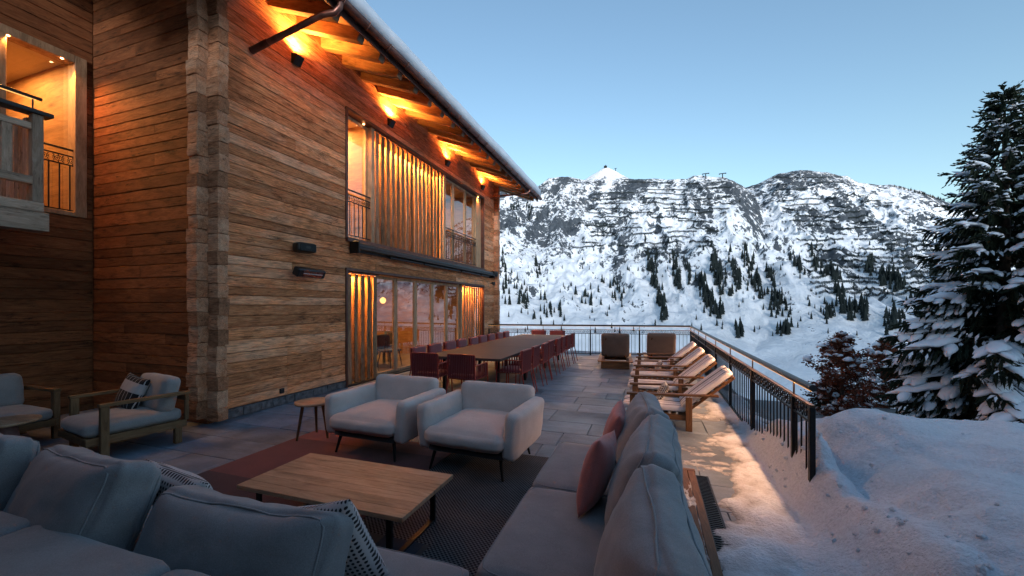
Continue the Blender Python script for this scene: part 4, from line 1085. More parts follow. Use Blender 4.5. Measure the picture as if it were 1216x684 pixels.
ac = armchair(); ac.location = (-1.67, 3.90, .011); ac.rotation_euler = (0, 0, R(-3))
tag(ac, 'grey upholstered armchair standing on the dark woven rug', 'armchair', 'grey armchairs')
a2 = copy_tree(ac); a2.location = (-2.92, 3.97, .010); a2.rotation_euler = (0, 0, R(-2)); tag(a2, 'grey upholstered armchair standing on the red rug beside the stool', 'armchair', 'grey armchairs')

# ------------------------------------------------------------------ sectional sofa
so_ = empty('sectional_sofa', (-.3, 2.2, .011)); SO = Vector(so_.location)
def spart(name, me, loc, rot=(0, 0, 0)): return inst(name, me, so_, Vector(loc)-SO, rot)
def seatmod(x0, x1, y0, y1, seed, name='seat_module', z0=.24, z1=.42):
    me = cushion_mesh(name, M['sofa'], (x1-x0)/2-.003, (y1-y0)/2-.003, (z1-z0)/2, .035, .012, 14, .003, seed, .004)
    s = spart(name, me, ((x0+x1)/2, (y0+y1)/2, (z0+z1)/2)); inst('piping', piping_mesh('piping', M['sofa'], (x1-x0)/2-.003, (y1-y0)/2-.003, (z1-z0)/2, .03, on=me), s); return s
# arm along the terrace edge
for k, (a, b) in enumerate(((.80, 1.70), (1.70, 2.66), (2.66, 3.62))):
    seatmod(-.78, .03, a, b, k+1)
    spart('seat_base', cushion_mesh('seat_base', M['sofa'], .40, (b-a)/2-.004, .09, .02, 0, 6, .002, k), (-.37, (a+b)/2, .15))
    me = cushion_mesh('backrest', M['sofa'], .088, (b-a)/2+.012, .285, .045, 0, 12, .004, k+11, .006); spart('backrest', me, (.105, (a+b)/2+.05, .355))
# arm in front of the camera
for k, (a, b) in enumerate(((-1.72, -.79), (-2.66, -1.72), (-3.60, -2.66))):
    seatmod(a, b, 1.05, 1.73, k+5)
    spart('seat_base', cushion_mesh('seat_base', M['sofa'], (b-a)/2-.004, .33, .09, .02, 0, 6, .002, k+3), ((a+b)/2, 1.39, .15))
    me = cushion_mesh('backrest', M['sofa'], (b-a)/2-.004, .18, .30, .045, 0, 12, .004, k+14, .006); spart('backrest', me, ((a+b)/2, .86, .37))
for x in (-.72, .1):
    for y in (.9, 3.5): MB().tube([(x, y, 0), (x, y, .07)], .02, 8).build('leg', M['metal_black'], so_, Vector((0, 0, 0))-SO)
for x in (-3.5, -2.2):
    for y in (.75, 1.65): MB().tube([(x, y, 0), (x, y, .07)], .02, 8).build('leg', M['metal_black'], so_, Vector((0, 0, 0))-SO)
def backcushion(hx, hz, T, loc, rot, seed):
    """big boxed back cushion: built flat (gusset on the rim), then stood up"""
    me = cushion_mesh('back_cushion', M['sofa'], hx, hz, T, .06, .055, 24, .010, seed, .015, .34)
    for v_ in me.vertices:
        if v_.co.y > 0: v_.co.y -= .035*(1-(v_.co.x/hx)**2)*(v_.co.y/hz)
    c = spart('back_cushion', me, loc); c.rotation_mode = 'XYZ'; c.rotation_euler = rot
    for fl in (False, True): inst('piping', piping_mesh('piping', M['sofa'], hx-.012, hz-.012, T*.8, .03, 0, .005, me, fl), c)
    return c
def stand(yaw, lean): return (Matrix.Rotation(yaw, 3, 'Z') @ Matrix.Rotation(PI/2-lean, 3, 'X')).to_euler()
# local X = width, local Y = height once stood up
backcushion(.37, .27, .12, (-.055, 3.24, .675), stand(R(96), R(-24)), 1)
backcushion(.42, .27, .125, (-.02, 2.44, .68), stand(R(88), R(-24)), 2)
backcushion(.42, .275, .125, (-.01, 1.52, .68), stand(R(94), R(-22)), 3)
backcushion(.50, .26, .14, (-1.70, 1.25, .54), stand(R(183), R(-24)), 4)
backcushion(.54, .28, .15, (-2.82, 1.22, .60), (Matrix.Rotation(R(-5), 3, 'Y') @ Matrix.Rotation(R(170), 3, 'Z') @ Matrix.Rotation(PI/2+R(24), 3, 'X')).to_euler(), 5)
backcushion(.46, .27, .14, (-3.86, 1.20, .64), stand(R(178), R(-14)), 6)
tag(so_, 'slate grey sectional sofa with big loose back cushions', 'sofa')
# throw pillows
def pillow(name, mt, hx, hz, T, loc, rot, label, cat='pillow', group=None, seed=0):
    o = inst(name, pillow_mesh(name, mt, hx, hz, T, 22, .007, seed), None, loc, rot); return tag(o, label, cat, group)
pillow('throw_pillow', M['terracotta'], .23, .23, .085, (-.30, 2.52, .63), (R(14), R(8), R(84)), 'dusty rose pillow on the sofa seat, the more upright and nearer the corner module', seed=1)
pillow('throw_pillow', M['terracotta'], .23, .22, .08, (-.265, 3.32, .63), (R(14), R(-4), R(92)), 'dusty rose pillow on the outermost sofa seat towards the dining table', seed=2)
pillow('throw_pillow', M['dots'], .25, .235, .09, (-1.40, 1.45, .555), (R(-20), R(14), R(184)), 'white pillow with black dots leaning at the sofa corner end', seed=3)
pillow('throw_pillow', M['dots'], .25, .23, .09, (-2.36, 1.46, .575), (R(-16), R(-6), R(178)), 'white pillow with black dots between two big sofa cushions', seed=4)

# duckboard behind the sofa
o = empty('duckboard', (.325, 2.3, 0))
for k in range(3): 
    for a, b in ((-1.9, -.35), (-.345, 1.93)): MB().cbox(-.095+k*.066, -.035+k*.066, a, b, .03, .052, .003).build('slat', M['teak_y'], o)
for y in (-1.8, -.9, .0, .9, 1.88): MB().cbox(-.10, .10, y-.03, y+.03, 0, .0295, .003).build('crosspiece', M['teak_x'], o)
MB().cbox(-.10, .106, 1.93, 1.99, .0, .052, .003).build('end_board', M['teak_x'], o)
tag(o, 'wet teak duckboard lying behind the sectional sofa', 'duckboard')
# ice and slush on it
def slush(cx, cy, rx, ry, z, seed, name, label):
    n = 26; vs = []; fs = []
    X, Y = np.meshgrid(np.linspace(-1.1, 1.1, n), np.linspace(-1.1, 1.1, n), indexing='ij')
    Z = .030*(fbm(X*2.2+seed, Y*3.2, 4, 300+seed)-.38)*np.clip(1.15-np.sqrt(X**2+Y**2), 0, 1)*1.6
    i = (np.arange(n-1)[:, None]*n+np.arange(n-1)[None, :]).ravel()
    V = np.stack([X*rx, Y*ry, Z], -1).reshape(-1, 3)
    f = [(a, a+n, a+n+1, a+1) for a in i if V[[a, a+n, a+n+1, a+1], 2].max() > .001]
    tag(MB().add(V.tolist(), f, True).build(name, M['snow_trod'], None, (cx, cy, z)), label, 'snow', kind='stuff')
slush(.31, 3.55, .10, .5, .046, 4, 'slush', 'thin patch of slush on the wet duckboard')
slush(.33, 2.75, .09, .3, .046, 9, 'slush', 'thin patch of slush on the near half of the duckboard')
for k, (x, y) in enumerate(((.50, 5.0), (.75, 5.35), (.62, 4.55), (.80, 6.6), (.95, 7.6), (.85, 8.6))):
    slush(x, y, .28, .22, -.002, k+12, 'slush', 'flat icy snow remains on the slabs by the railing')

# ------------------------------------------------------------------ wooden lounge chairs in the corner
def lounge_chair():
    o = empty('lounge_chair')
    for s in (-1, 1):
        MB().cbox(s*.43-.03, s*.43+.03, -.36, -.29, 0, .585, .004).build('leg', M['oak_z'], o)
        MB().cbox(s*.39-.03, s*.39+.03, .30, .37, 0, .20, .004).build('leg', M['oak_z'], o)
        MB().cbox(s*.43-.035, s*.43+.035, -.37, .44, .585, .62, .004).build('armrest', M['oak_y'], o)
        MB().cbox(s*.39-.02, s*.39+.02, -.46, .42, .185, .265, .004).build('side_rail', M['oak_y'], o)
    MB().cbox(-.37, .37, -.46, -.42, .185, .265, .004).build('front_rail', M['oak_x'], o)
    MB().cbox(-.37, .37, -.42, .40, .235, .255, .004).build('seat_deck', M['oak_x'], o)
    MB().cbox(-.42, .42, .40, .44, .50, .585, .004).build('back_rail', M['oak_x'], o)
    for s in (-1, 1): MB().cbox(s*.40-.02, s*.40+.02, .40, .44, .265, .50, .004).build('back_post', M['oak_z'], o)
    inst('seat_cushion', cushion_mesh('seat_cushion', M['lounge'], .37, .43, .075, .06, .02, 14, .005, 3, .01), o, (0, -.03, .335))
    inst('back_cushion', cushion_mesh('back_cushion', M['lounge'], .36, .09, .22, .07, 0, 14, .006, 6, .015), o, (0, .28, .585), (-.2, 0, 0))
    return o
lc = lounge_chair(); lc.location = (-5.83, 2.98, 0); lc.rotation_euler = (0, 0, R(-9))
tag(lc, 'oak lounge chair with grey cushions next to the crossed log corner', 'chair', 'oak lounge chairs')
l2 = copy_tree(lc); l2.location = (-7.36, 2.44, 0); l2.rotation_euler = (0, 0, R(90)); tag(l2, 'oak lounge chair with grey cushions in the corner under the balcony', 'chair', 'oak lounge chairs')
pillow('throw_pillow', M['band'], .23, .21, .075, (-5.98, 3.10, .60), (R(-20), R(8), R(-4)), 'black pillow with white band on the oak lounge chair by the log corner', seed=6)
pillow('throw_pillow', M['band'], .22, .20, .07, (-7.50, 2.24, .60), (R(-18), R(-6), R(86)), 'black and white pillow on the oak lounge chair under the balcony', seed=7)
def pedestal(loc, r, h, topm, basem, label):
    o = empty('pedestal_table', loc); MB().lathe([(r*.96, h-.028), (r, h-.02), (r, h-.006), (r*.985, h)], 36).build('table_top', topm, o)
    MB().lathe([(r*.62, 0), (r*.60, .02), (r*.44, h*.45), (r*.34, h-.03)], 28).build('pedestal', basem, o); tag(o, label, 'table', 'round pedestal tables')
M['rose_base'] = plain('rose_lacquer', (.21, .105, .10), .55)
pedestal((-6.56, 2.28, 0), .27, .42, M['table_top'], M['rose_base'], 'round wooden table on a rose cone base between the oak lounge chairs')
pedestal((-6.22, 1.88, 0), .24, .37, M['metal_grey'], M['metal_grey'], 'dark round pedestal table behind the sofa')

# ------------------------------------------------------------------ dining table and chairs
o = empty('dining_table', (-3.17, 9.45, 0))
for k in range(3): MB().cbox(-.76, .76, -3.03+2.02*k+.002, -3.03+2.02*(k+1)-.002, .70, .745, .004).build('table_top', M['metal_grey'], o)
M['top_dark'] = plain('charcoal_table_top', (.034, .034, .038), .62, 0, .15, 9, .03, .25)
for c in o.children: c.data.materials[0] = M['top_dark']
for y in (-2.6, -.9, .9, 2.6):
    for s in (-1, 1): MB().cbox(s*.55-.03, s*.55+.03, y-.03, y+.03, 0, .70, .004).build('leg', M['metal_black'], o)
    MB().cbox(-.58, .58, y-.02, y+.02, .655, .699, .004).build('crossbar', M['metal_black'], o)
tag(o, 'very long charcoal dining table set with red chairs', 'table')
def dining_chair():
    """front towards local -Y"""
    o = empty('dining_chair')
    inst('seat', cushion_mesh('seat', M['red_pad'], .235, .225, .03, .028, .012, 8, .002, 2, .005), o, (0, -.01, .455))
    fr = MB()
    MB().tube([(-.25, .24, .425), (-.25, -.24, .425), (.25, -.24, .425), (.25, .24, .425), (-.25, .24, .425)], .011, 6).build('seat_frame', M['red_metal'], o)
    for s in (-1, 1):
        MB().tube([(s*.25, -.24, .64), (s*.255, -.25, .42), (s*.265, -.27, 0)], [.011, .012, .009], 6).build('leg', M['red_metal'], o)
        MB().tube([(s*.25, .25, .80), (s*.25, .235, .43), (s*.265, .33, 0)], [.011, .013, .009], 6).build('leg', M['red_metal'], o)
        MB().tube([(s*.25, .245, .635), (s*.265, .0, .645), (s*.25, -.24, .64)], .011, 6).build('armrest', M['red_metal'], o)
        sm = MB()
        for k in range(8): y = -.19+k*.052; sm.beam((s*.255, y, .43), (s*.258, y, .64), .012, .016)
        sm.build('side_ropes', M['red_rope'], o)
    MB().tube([(-.25, .25, .80), (0, .262, .805), (.25, .25, .80)], .012, 6).build('top_rail', M['red_metal'], o)
    rm = MB()
    for k in range(15): x = -.233+k*.0333; rm.beam((x, .238, .435), (x, .255, .80), .021, .012, (0, 1, 0))
    rm.build('back_ropes', M['red_rope'], o)
    inst('back_pad', cushion_mesh('back_pad', M['red_pad'], .225, .025, .155, .024, 0, 8, .002, 4, .006), o, (0, .205, .655), (-.05, 0, 0))
    return o
dc = dining_chair(); first = True
def chair_at(x, y, rz, label):
    global first
    o = dc if first else copy_tree(dc); first = False
    o.location = (x, y, 0); o.rotation_euler = (0, 0, R(rz)+rw.uniform(-.05, .05)); o.scale = (1, 1, 1.06); tag(o, label, 'chair', 'red chairs around the dining table')
for k in range(8): chair_at(-2.38+rw.uniform(-.03, .03), 7.04+k*.685, -90, 'wine red rope dining chair on the railing side of the long table')
for k in range(9): chair_at(-4.06+rw.uniform(-.03, .03), 6.85+k*.64, 90, 'wine red rope dining chair on the window side of the long table')
for x in (-3.62, -2.92): chair_at(x, 6.20, 180, 'wine red rope dining chair at the table end next to the grey armchairs')
for x in (-3.5, -2.85): chair_at(x, 12.72, 0, 'wine red rope dining chair at the table end next to the far railing')

# ------------------------------------------------------------------ striped deck chairs facing the house, and two sunbeds
def deck_chair():
    """front towards local -Y, so it is turned to face the house"""
    o = empty('deck_chair')
    for s in (-1, 1):
        MB().cbox(s*.36-.02, s*.36+.02, -.48, -.41, 0, .435, .004).build('leg', M['teak_z'], o)
        MB().cbox(s*.36-.02, s*.36+.02, .23, .31, 0, .445, .004).build('leg', M['teak_z'], o)
        MB().beam((s*.36, -.52, .452), (s*.36, .62, .490), .075, .026, (0, 0, 1), .004).build('armrest', M['teak_y'], o)
        MB().cbox(s*.315-.02, s*.315+.02, -.46, .30, .13, .20, .004).build('side_rail', M['teak_y'], o)
    for k in range(7): MB().cbox(-.29, .29, -.45+k*.1, -.38+k*.1, .185, .203, .003).build('seat_slat', M['teak_x'], o)
    inst('seat_cushion', cushion_mesh('seat_cushion', M['stripe_seat'], .30, .42, .04, .034, .01, 12, .004, 3, .005), o, (0, -.16, .262))
    bd = Vector((0, .60, .52)).normalized(); p0 = Vector((0, .20, .22))
    ang2 = math.atan2(.52, .60)
    bf = MB(); bf.cbox(-.31, -.27, -.12, .80, -.03, .0, .004); bf.cbox(.27, .31, -.12, .80, -.03, .0, .004); bf.cbox(-.27, .27, .76, .80, -.03, .0, .004)
    b_ = bf.build('back_frame', M['teak_y'], o, p0, (ang2, 0, 0))
    for k in range(7): MB().cbox(-.27, .27, .06+k*.11, .13+k*.11, -.025, -.005, .003).build('back_slat', M['teak_x'], b_)
    inst('back_cushion', cushion_mesh('back_cushion', M['stripe_seat'], .30, .39, .04, .034, .01, 12, .004, 7, .005), o, p0+bd*.43+Vector((0, -.033, .04)), (ang2, 0, 0))
    return o
def stripe_x():
    k = NT('striped_canvas'); v = k.coord(rnd=False); s = k.n('ShaderNodeSeparateXYZ'); k.l(v, s.inputs[0])
    y = k.math('MULTIPLY', k.math('ABSOLUTE', s.outputs[0]), 3.3)
    W_ = (.60, .59, .62); G_ = (.12, .115, .14); H_ = (.22, .21, .24)
    c = k.ramp(y, [(0, G_), (.13, W_), (.27, H_), (.33, W_), (.40, H_), (.46, W_), (.70, G_), (.80, W_)], 'CONSTANT')
    n = k.noise(v, 6, 3); f = k.noise(v, 200, 2); c = k.mix(c, k.ramp(n, [(.3, .9), (.7, 1.06)]), 1.0, 'MULTIPLY')
    return k.bsdf(c, .9, k.math('ADD', n, k.math('MULTIPLY', f, .2)), .3, .01, spec=.15)
M['stripe_seat'] = stripe_x()
dk = deck_chair()
for k, (y, lb) in enumerate(((6.1, 'teak deck chair with striped cushions, first one behind the sofa'), (7.53, 'teak deck chair with striped cushions, second one counted from the sofa'), (8.82, 'teak deck chair with striped cushions, third one counted from the sofa'), (10.25, 'teak deck chair with striped cushions, last of the row towards the sunbeds'))):
    d = dk if k == 0 else copy_tree(dk); d.location = (.24, y, 0); d.rotation_euler = (0, 0, R(-90)+rw.uniform(-.03, .03)); tag(d, lb, 'deck chair', 'striped deck chairs in a row')
for y, lb in ((6.3, 'lattice-patterned black and white pillow on the deck chair closest to the sofa'), (8.9, 'lattice-patterned black and white pillow on the third deck chair from the sofa')):
    pillow('throw_pillow', M['lattice'], .21, .13, .06, (.20, y, .405), (R(-30), 0, R(-90)), lb, seed=int(y*3))
def sunbed():
    """lying along local Y with the raised back towards local -Y"""
    o = empty('sunbed')
    fb = MB(); fb.cbox(-.36, .36, -.55, -.50, .02, .20, .006); fb.cbox(-.36, -.31, -.50, 1.3, .02, .20, .006); fb.cbox(.31, .36, -.50, 1.3, .02, .20, .006); fb.cbox(-.31, .31, 1.25, 1.30, .02, .20, .006)
    fb.build('base_box', M['teak_x'], o)
    MB().cbox(-.44, .44, -.60, -.50, .201, .228, .004).build('rim_board', M['teak_x'], o)
    for s in (-1, 1): MB().cbox(s*.40-.05, s*.40+.05, -.499, 1.32, .201, .228, .004).build('rim_board', M['teak_y'], o)
    inst('mattress', cushion_mesh('mattress', M['taupe'], .34, .55, .06, .045, .01, 10, .004, 2, .005), o, (0, .72, .29))
    a = R(62); b_ = empty('x') if False else None
    rot = (-a, 0, 0)
    p0 = Vector((0, .10, .25)); d = Vector((0, -math.cos(a), math.sin(a)))
    bf = MB(); bf.cbox(-.27, -.22, 0, .62, -.03, 0, .004); bf.cbox(.22, .27, 0, .62, -.03, 0, .004); bf.cbox(-.221, .221, .60, .62, -.03, 0, .004)
    R_ = Matrix((Vector((1, 0, 0)), d, Vector((1, 0, 0)).cross(d))).transposed()
    f_ = bf.build('back_frame', M['teak_y'], o, p0); f_.rotation_euler = R_.to_euler()
    nrm = Vector((1, 0, 0)).cross(d)
    sgn = 1 if nrm.y > 0 else -1
    for k in range(5): 
        q = MB().cbox(-.22, .22, .05+k*.125, .11+k*.125, -.026, -.004, .003).build('back_slat', M['teak_x'], f_)
    c = inst('back_mattress', cushion_mesh('back_mattress', M['taupe'], .37, .36, .06, .05, .01, 12, .004, 5, .006), o, p0+d*.36+nrm*.062*sgn); c.rotation_euler = R_.to_euler()
    if sgn < 0: f_.location = p0
    return o
sb = sunbed(); sb.location = (-.86, 11.25, 0); sb.rotation_euler = (0, 0, R(4)); tag(sb, 'taupe cushioned teak sunbed seen from behind, beside the dining table', 'sunbed', 'sunbeds by the far railing')
s2 = copy_tree(sb); s2.location = (.33, 11.75, 0); s2.rotation_euler = (0, 0, R(2)); tag(s2, 'taupe cushioned teak sunbed standing behind the row of deck chairs', 'sunbed', 'sunbeds by the far railing')

# ------------------------------------------------------------------ furniture seen through the glass doors
it = empty('indoor_table', (-7.6, 8.9, 0)); MB().cbox(-.5, .5, -.9, .9, .70, .74, .006).build('table_top', M['table_top'], it)
for s in (-1, 1):
    for u in (-1, 1): MB().cbox(s*.4-.03, s*.4+.03, u*.75-.03, u*.75+.03, 0, .70, .004).build('leg', M['metal_black'], it)
tag(it, 'wooden table inside the room behind the glass doors', 'table')
def indoor_chair():
    o = empty('indoor_chair'); inst('seat', cushion_mesh('seat', M['dark_base'], .24, .23, .04, .035, .01, 6, 0, 1), o, (0, 0, .45)); inst('backrest', cushion_mesh('backrest', M['dark_base'], .24, .04, .20, .035, 0, 6, 0, 1), o, (0, .22, .68), (-.1, 0, 0))
    for sx in (-1, 1):
        for sy in (-1, 1): MB().tube([(sx*.18, sy*.17, .42), (sx*.23, sy*.23, 0)], [.018, .011], 6).build('leg', M['metal_black'], o)
    return o
ic = indoor_chair()
for k, (x, y, rz) in enumerate(((-6.75, 8.3, 90), (-6.75, 9.3, 85), (-8.5, 8.5, -90), (-8.5, 9.4, -90), (-7.6, 10.3, 0))):
    c = ic if k == 0 else copy_tree(ic); c.location = (x, y, 0); c.rotation_euler = (0, 0, R(rz)); tag(c, 'dark upholstered chair inside behind the glass doors', 'chair', 'indoor dining chairs')
for k, (x, y) in enumerate(((-7.6, 8.6), (-7.6, 9.5), (-8.4, 11.2))):
    o = empty('pendant_lamp', (x, y, 2.46)); MB().tube([(0, 0, 0), (0, 0, -.5)], .004, 5).build('cord', M['metal_black'], o); MB().lathe([(.02, -.5), (.09, -.56), (.10, -.62), (.06, -.69), (.015, -.71)], 16).build('lamp_shade', M['glow'], o)
    tag(o, 'glowing pendant lamp inside behind the glass doors', 'lamp', 'indoor pendant lamps')

# ------------------------------------------------------------------ trees beside the terrace
def snow_lump(m, pts, rad, flat=.5, rng=random, n=9):
    """a pad of snow draped along a line: elliptical sections, lumpy"""
    pts = [Vector(p) for p in pts]; rings = []; sd = Vector((rng.random()*30, rng.random()*30, 0)); K = len(pts)
    for i, p in enumerate(pts):
        t = (pts[min(i+1, K-1)]-pts[max(i-1, 0)]).normalized(); sdir = t.cross(Vector((0, 0, 1)))
        if sdir.length < .05: sdir = Vector((1, 0, 0))
        sdir.normalize(); up = sdir.cross(t)
        e = math.sin(PI*(i+.35)/(K-.3))**.55 if 0 < i < K-1 else .22
        ring = []
        for k in range(n):
            a = 2*PI*k/n; q = p+sdir*math.cos(a)*rad[i]*e+up*(math.sin(a)*rad[i]*flat*e*(1 if math.sin(a) > 0 else .35))
            q += mnoise.noise_vector(q*4+sd)*rad[i]*.34+mnoise.noise_vector(q*11+sd)*rad[i]*.12
            ring.append(q)
        rings.append(ring)
    m.add([q for r in rings for q in r], [(i*n+k, (i+1)*n+k, (i+1)*n+(k+1) % n, i*n+(k+1) % n) for i in range(K-1) for k in range(n)]+[tuple(range(n)), tuple(range((K-1)*n+n-1, (K-1)*n-1, -1))], True)
def spruce(loc, H, Rmax, seed, label, twigs=30, whorls=37, snow=.95):
    rg = random.Random(seed); o = empty('spruce_tree', loc); tag(o, label, 'tree')
    tr = MB(); tr.tube([(0.03*math.sin(k*1.3), .03*math.cos(k*1.1), H*k/9) for k in range(10)], [.17*(1-k/9)**.9+.012 for k in range(10)], 9)
    fo = MB(); sn = MB(); wood_ = MB()
    def dust(p, d, L):
        s_ = d.cross(Vector((0, 0, 1)))
        if s_.length < .05: return
        s_.normalize(); u_ = Vector((0, 0, .022)); w_ = rg.uniform(.018, .042); e = p+d*L*.95-Vector((0, 0, L*.2)); mm = p+d*L*.5
        sn.add([p+u_*.3, mm+s_*w_, e, mm-s_*w_, mm+u_*1.6], [(0, 1, 4), (1, 2, 4), (2, 3, 4), (3, 0, 4)], True)
    def twig(p, d, L):
        """a sprig: thin crossing blades with needles hanging off"""
        d = d.normalized(); s = d.cross(Vector((0, 0, 1)))
        if s.length < .05: s = Vector((1, 0, 0))
        s.normalize(); u = s.cross(d)
        if rg.random() < .30*snow and d.z > -.6: dust(p, d.normalized(), L)
        for q in range(2):
            w = .034 if q == 0 else .026; ax = s if q == 0 else u
            e = p+d*L-Vector((0, 0, L*.22)); mid = p+d*L*.5-Vector((0, 0, L*.04))
            fo.add([p, mid+ax*w, e, mid-ax*w], [(0, 1, 2, 3)])
        for q in range(5):
            f = (q+.6)/5.2; b = p+d*L*f-Vector((0, 0, L*.2*f*f)); sg = 1 if q % 2 else -1
            nd = (d*.7+s*sg*rg.uniform(.5, .9)+Vector((0, 0, rg.uniform(-.55, .1)))).normalized(); l2 = L*rg.uniform(.22, .4); w2 = Vector((0, 0, .018))+d*.012
            fo.add([b, b+nd*l2*.5+w2, b+nd*l2, b+nd*l2*.5-w2], [(0, 1, 2, 3)])
    for wi in range(whorls):
        f = .035+.955*(wi/(whorls-1))**1.02; z = H*f
        L0 = Rmax*(1-f)**.84+.05; nb = 6 if f < .8 else 5
        if f > .9: nb = 4
        for b in range(nb):
            a = 2*PI*(b+rg.random()*.7)/nb+wi*1.1; L = L0*rg.uniform(.72, 1.12); out = Vector((math.cos(a), math.sin(a), 0))
            rise = -.10+.75*f**3; droop = .34*(1-f)**.7+.04; pts = []; K = 7
            for k in range(K):
                t = k/(K-1); pts.append(Vector((0, 0, z))+out*L*t+Vector((0, 0, L*(rise*t-droop*t*t+.16*t**4))))
            wood_.tube(pts, [.022*(1-k/K)*(L/Rmax+.3)+.004 for k in range(K)], 4, False)
            side = out.cross(Vector((0, 0, 1))).normalized(); nt = max(6, int(twigs*(L/Rmax)**.8))
            for q in range(nt):
                t = .12+.88*(q+rg.random())/nt; i = min(K-2, int(t*(K-1))); p = pts[i].lerp(pts[i+1], t*(K-1)-i); dr = (pts[i+1]-pts[i]).normalized()
                sg = 1 if q % 2 else -1; spread = L*(.30+.12*rg.random())*(1.0-.65*t)+.09
                d = (dr*.75+side*sg*(.95-.35*t)+Vector((0, 0, -.15))).normalized(); nn = max(1, int(spread/.16))
                pp = p.copy(); dd = d.copy()
                for _ in range(nn):
                    twig(pp, dd, .26*rg.uniform(.8, 1.25)); twig(pp, (dd*.5+dr*.3+side*-sg*.4+Vector((0, 0, -.9))).normalized(), .26*rg.uniform(.7, 1.3))
                    pp = pp+dd*.16; dd = (dd+Vector((0, 0, -.13))).normalized()
            twig(pts[-1], (pts[-1]-pts[-2]), .28)
            if rg.random() < snow and .04 < f < .965:
                t0 = rg.uniform(.30, .5); ps = []; 
                for k in range(8):
                    t = t0+(1.0-t0)*k/7; i = min(K-2, int(t*(K-1))); ps.append(pts[i].lerp(pts[i+1], t*(K-1)-i)+Vector((0, 0, .03+.02*L)))
                rr = min(.20, .06+.07*L); snow_lump(sn, ps, [rr*(.6+.5*math.sin(PI*(k+1)/9)) for k in range(8)], .55, rg)
                for q in range(int(2+L*4.5)):
                    t = rg.uniform(.35, .92); i = min(K-2, int(t*(K-1))); p = pts[i].lerp(pts[i+1], t*(K-1)-i); dr = (pts[i+1]-pts[i]).normalized(); sg = rg.choice((-1, 1))
                    d = (dr*.8+side*sg*.8+Vector((0, 0, -.22))).normalized(); l3 = min(.75, L*.34)*(1.2-t*.6)
                    snow_lump(sn, [p+d*l3*k/5+Vector((0, 0, .035-.10*l3*(k/5)**2)) for k in range(6)], [rr*rg.uniform(.4, .66)]*6, .65, rg, 7)
    tr.build('trunk', M['bark'], o); wood_.build('branches', M['bark'], o); tag(fo.build('crown', M['needle'], o), kind='stuff'); tag(sn.build('snow', M['snow_pad'], o), kind='stuff')
    return o
bx, by = 7.62, 12.12
spruce((bx, by, ground_at(bx, by)-.1), 6.47-ground_at(bx, by)+.1, 2.65, 3, 'tall snow-laden spruce on the slope below the snow bank')
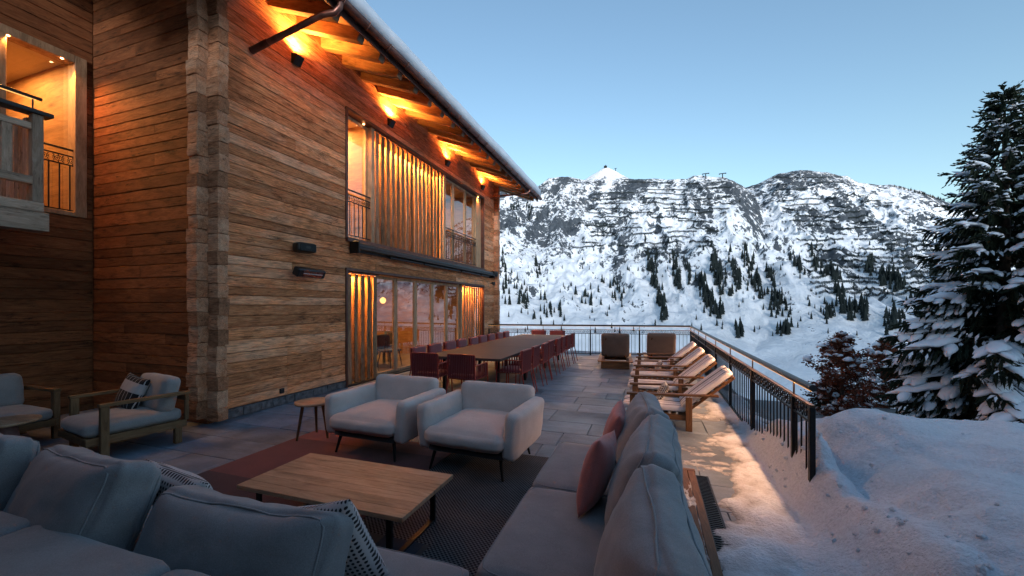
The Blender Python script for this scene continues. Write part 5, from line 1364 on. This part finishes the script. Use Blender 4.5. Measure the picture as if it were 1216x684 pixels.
def beech(loc, H, W, seed, label, lean=0):
    rg = random.Random(seed); o = empty('beech_tree', loc); tag(o, label, 'tree', 'brown-leaved beeches')
    wd = MB(); lf = MB(); sn = MB(); tips = []
    def grow(p, d, L, r, depth):
        pts = [p]; q = p.copy(); dd = d.copy()
        for k in range(4):
            dd = (dd+Vector((rg.uniform(-.16, .16), rg.uniform(-.16, .16), rg.uniform(-.02, .12)))).normalized(); q = q+dd*L/4; pts.append(q.copy())
        wd.tube(pts, [r*(1-.11*k) for k in range(5)], 5, False)
        if depth <= 2: tips.extend([(a, dd) for a in pts[1:]])
        if depth > 0:
            for k in range(4 if depth > 1 else 3):
                i = rg.randint(1, 4); a = rg.random()*2*PI; s = Vector((math.cos(a), math.sin(a), rg.uniform(-.05, .45)))
                grow(pts[i], (dd*.45+s).normalized(), L*rg.uniform(.5, .68), r*.55, depth-1)
    tp = [Vector((lean*H*.1*k/7, 0, H*.97*k/7)) for k in range(8)]
    wd.tube(tp, [.085*(1-k/7.6) for k in range(8)], 8)
    for k in range(26):
        f = .14+.82*k/25; a = k*2.4+rg.random(); prof = W*.5*math.sin(PI*min(1, (f*.9+.13)))**.8*(1.1-.35*f)
        grow(Vector((lean*H*.1*f, 0, H*.97*f)), Vector((math.cos(a), math.sin(a), .25+.3*f)), prof*.62, .022, 2)
    for p, d in tips:
        for _ in range(7):
            c = p+Vector((rg.gauss(0, .06), rg.gauss(0, .06), rg.gauss(-.02, .055))); s = rg.uniform(.030, .055); u = Vector((rg.uniform(-1, 1), rg.uniform(-1, 1), rg.uniform(-.9, .3))).normalized(); v = u.orthogonal().normalized()
            v = Matrix.Rotation(rg.random()*6, 3, u) @ v
            lf.add([c, c+u*s+v*s*.5, c+u*s*2, c+u*s-v*s*.5], [(0, 1, 2, 3)])
    rg.shuffle(tips)
    for p, d in tips[:int(len(tips)*.075)]:
        l = rg.uniform(.14, .34); dv = Vector((rg.uniform(-1, 1), rg.uniform(-1, 1), -.15)).normalized(); r = rg.uniform(.05, .125)
        snow_lump(sn, [p+dv*l*(k/4-.5)+Vector((0, 0, .05)) for k in range(5)], [r]*5, .75, rg, 8)
    wd.build('trunk', M['bark'], o); tag(lf.build('crown', M['leaf'], o), kind='stuff'); tag(sn.build('snow', M['snow_pad'], o), kind='stuff')
def cam_xy(px, D): xc = (px-608)/FPX; return (D*(xc*CY-SY), D*(xc*SY+CY))
x, y = cam_xy(1000, 12.0); beech((x, y, ground_at(x, y)-.1), 1.12-ground_at(x, y), 2.5, 5, 'brown-leaved young beech with snow clumps behind the railing end')
x, y = cam_xy(1047, 13.2); beech((x, y, ground_at(x, y)-.1), .9-ground_at(x, y), 2.4, 9, 'brown-leaved beech between the railing end tree and the spruce', .3)
# dark shrub and a bollard light on the slope
x, y = cam_xy(985, 12.6)
def fir(loc, H, W, seed, label):
    spruce(loc, H, W, seed, label, 14, 11, .3)
fir((x, y, ground_at(x, y)-.05), 1.9, 1.0, 31, 'low dark fir growing at the foot of the brown-leaved beech')
x, y = cam_xy(1040, 11.2); z = -1.9
o = empty('garden_light', (x, y, z)); MB().tube([(0, 0, -.5), (0, 0, .42)], .05, 8).build('post', M['metal_black'], o); MB().cbox(-.09, .09, -.09, .09, .42, .58, .01).build('head', M['metal_black'], o); inst('snow_cap', cushion_mesh('snow_cap', M['snow_pad'], .09, .09, .04, .03, .03, 5, .005, 2), o, (0, 0, .61))
tag(o, 'small dark garden light post standing in the snow', 'lamp')
sc.cycles.use_denoising = True
sc.cycles.max_bounces = 8; sc.cycles.transparent_max_bounces = 12; sc.cycles.sample_clamp_indirect = 6
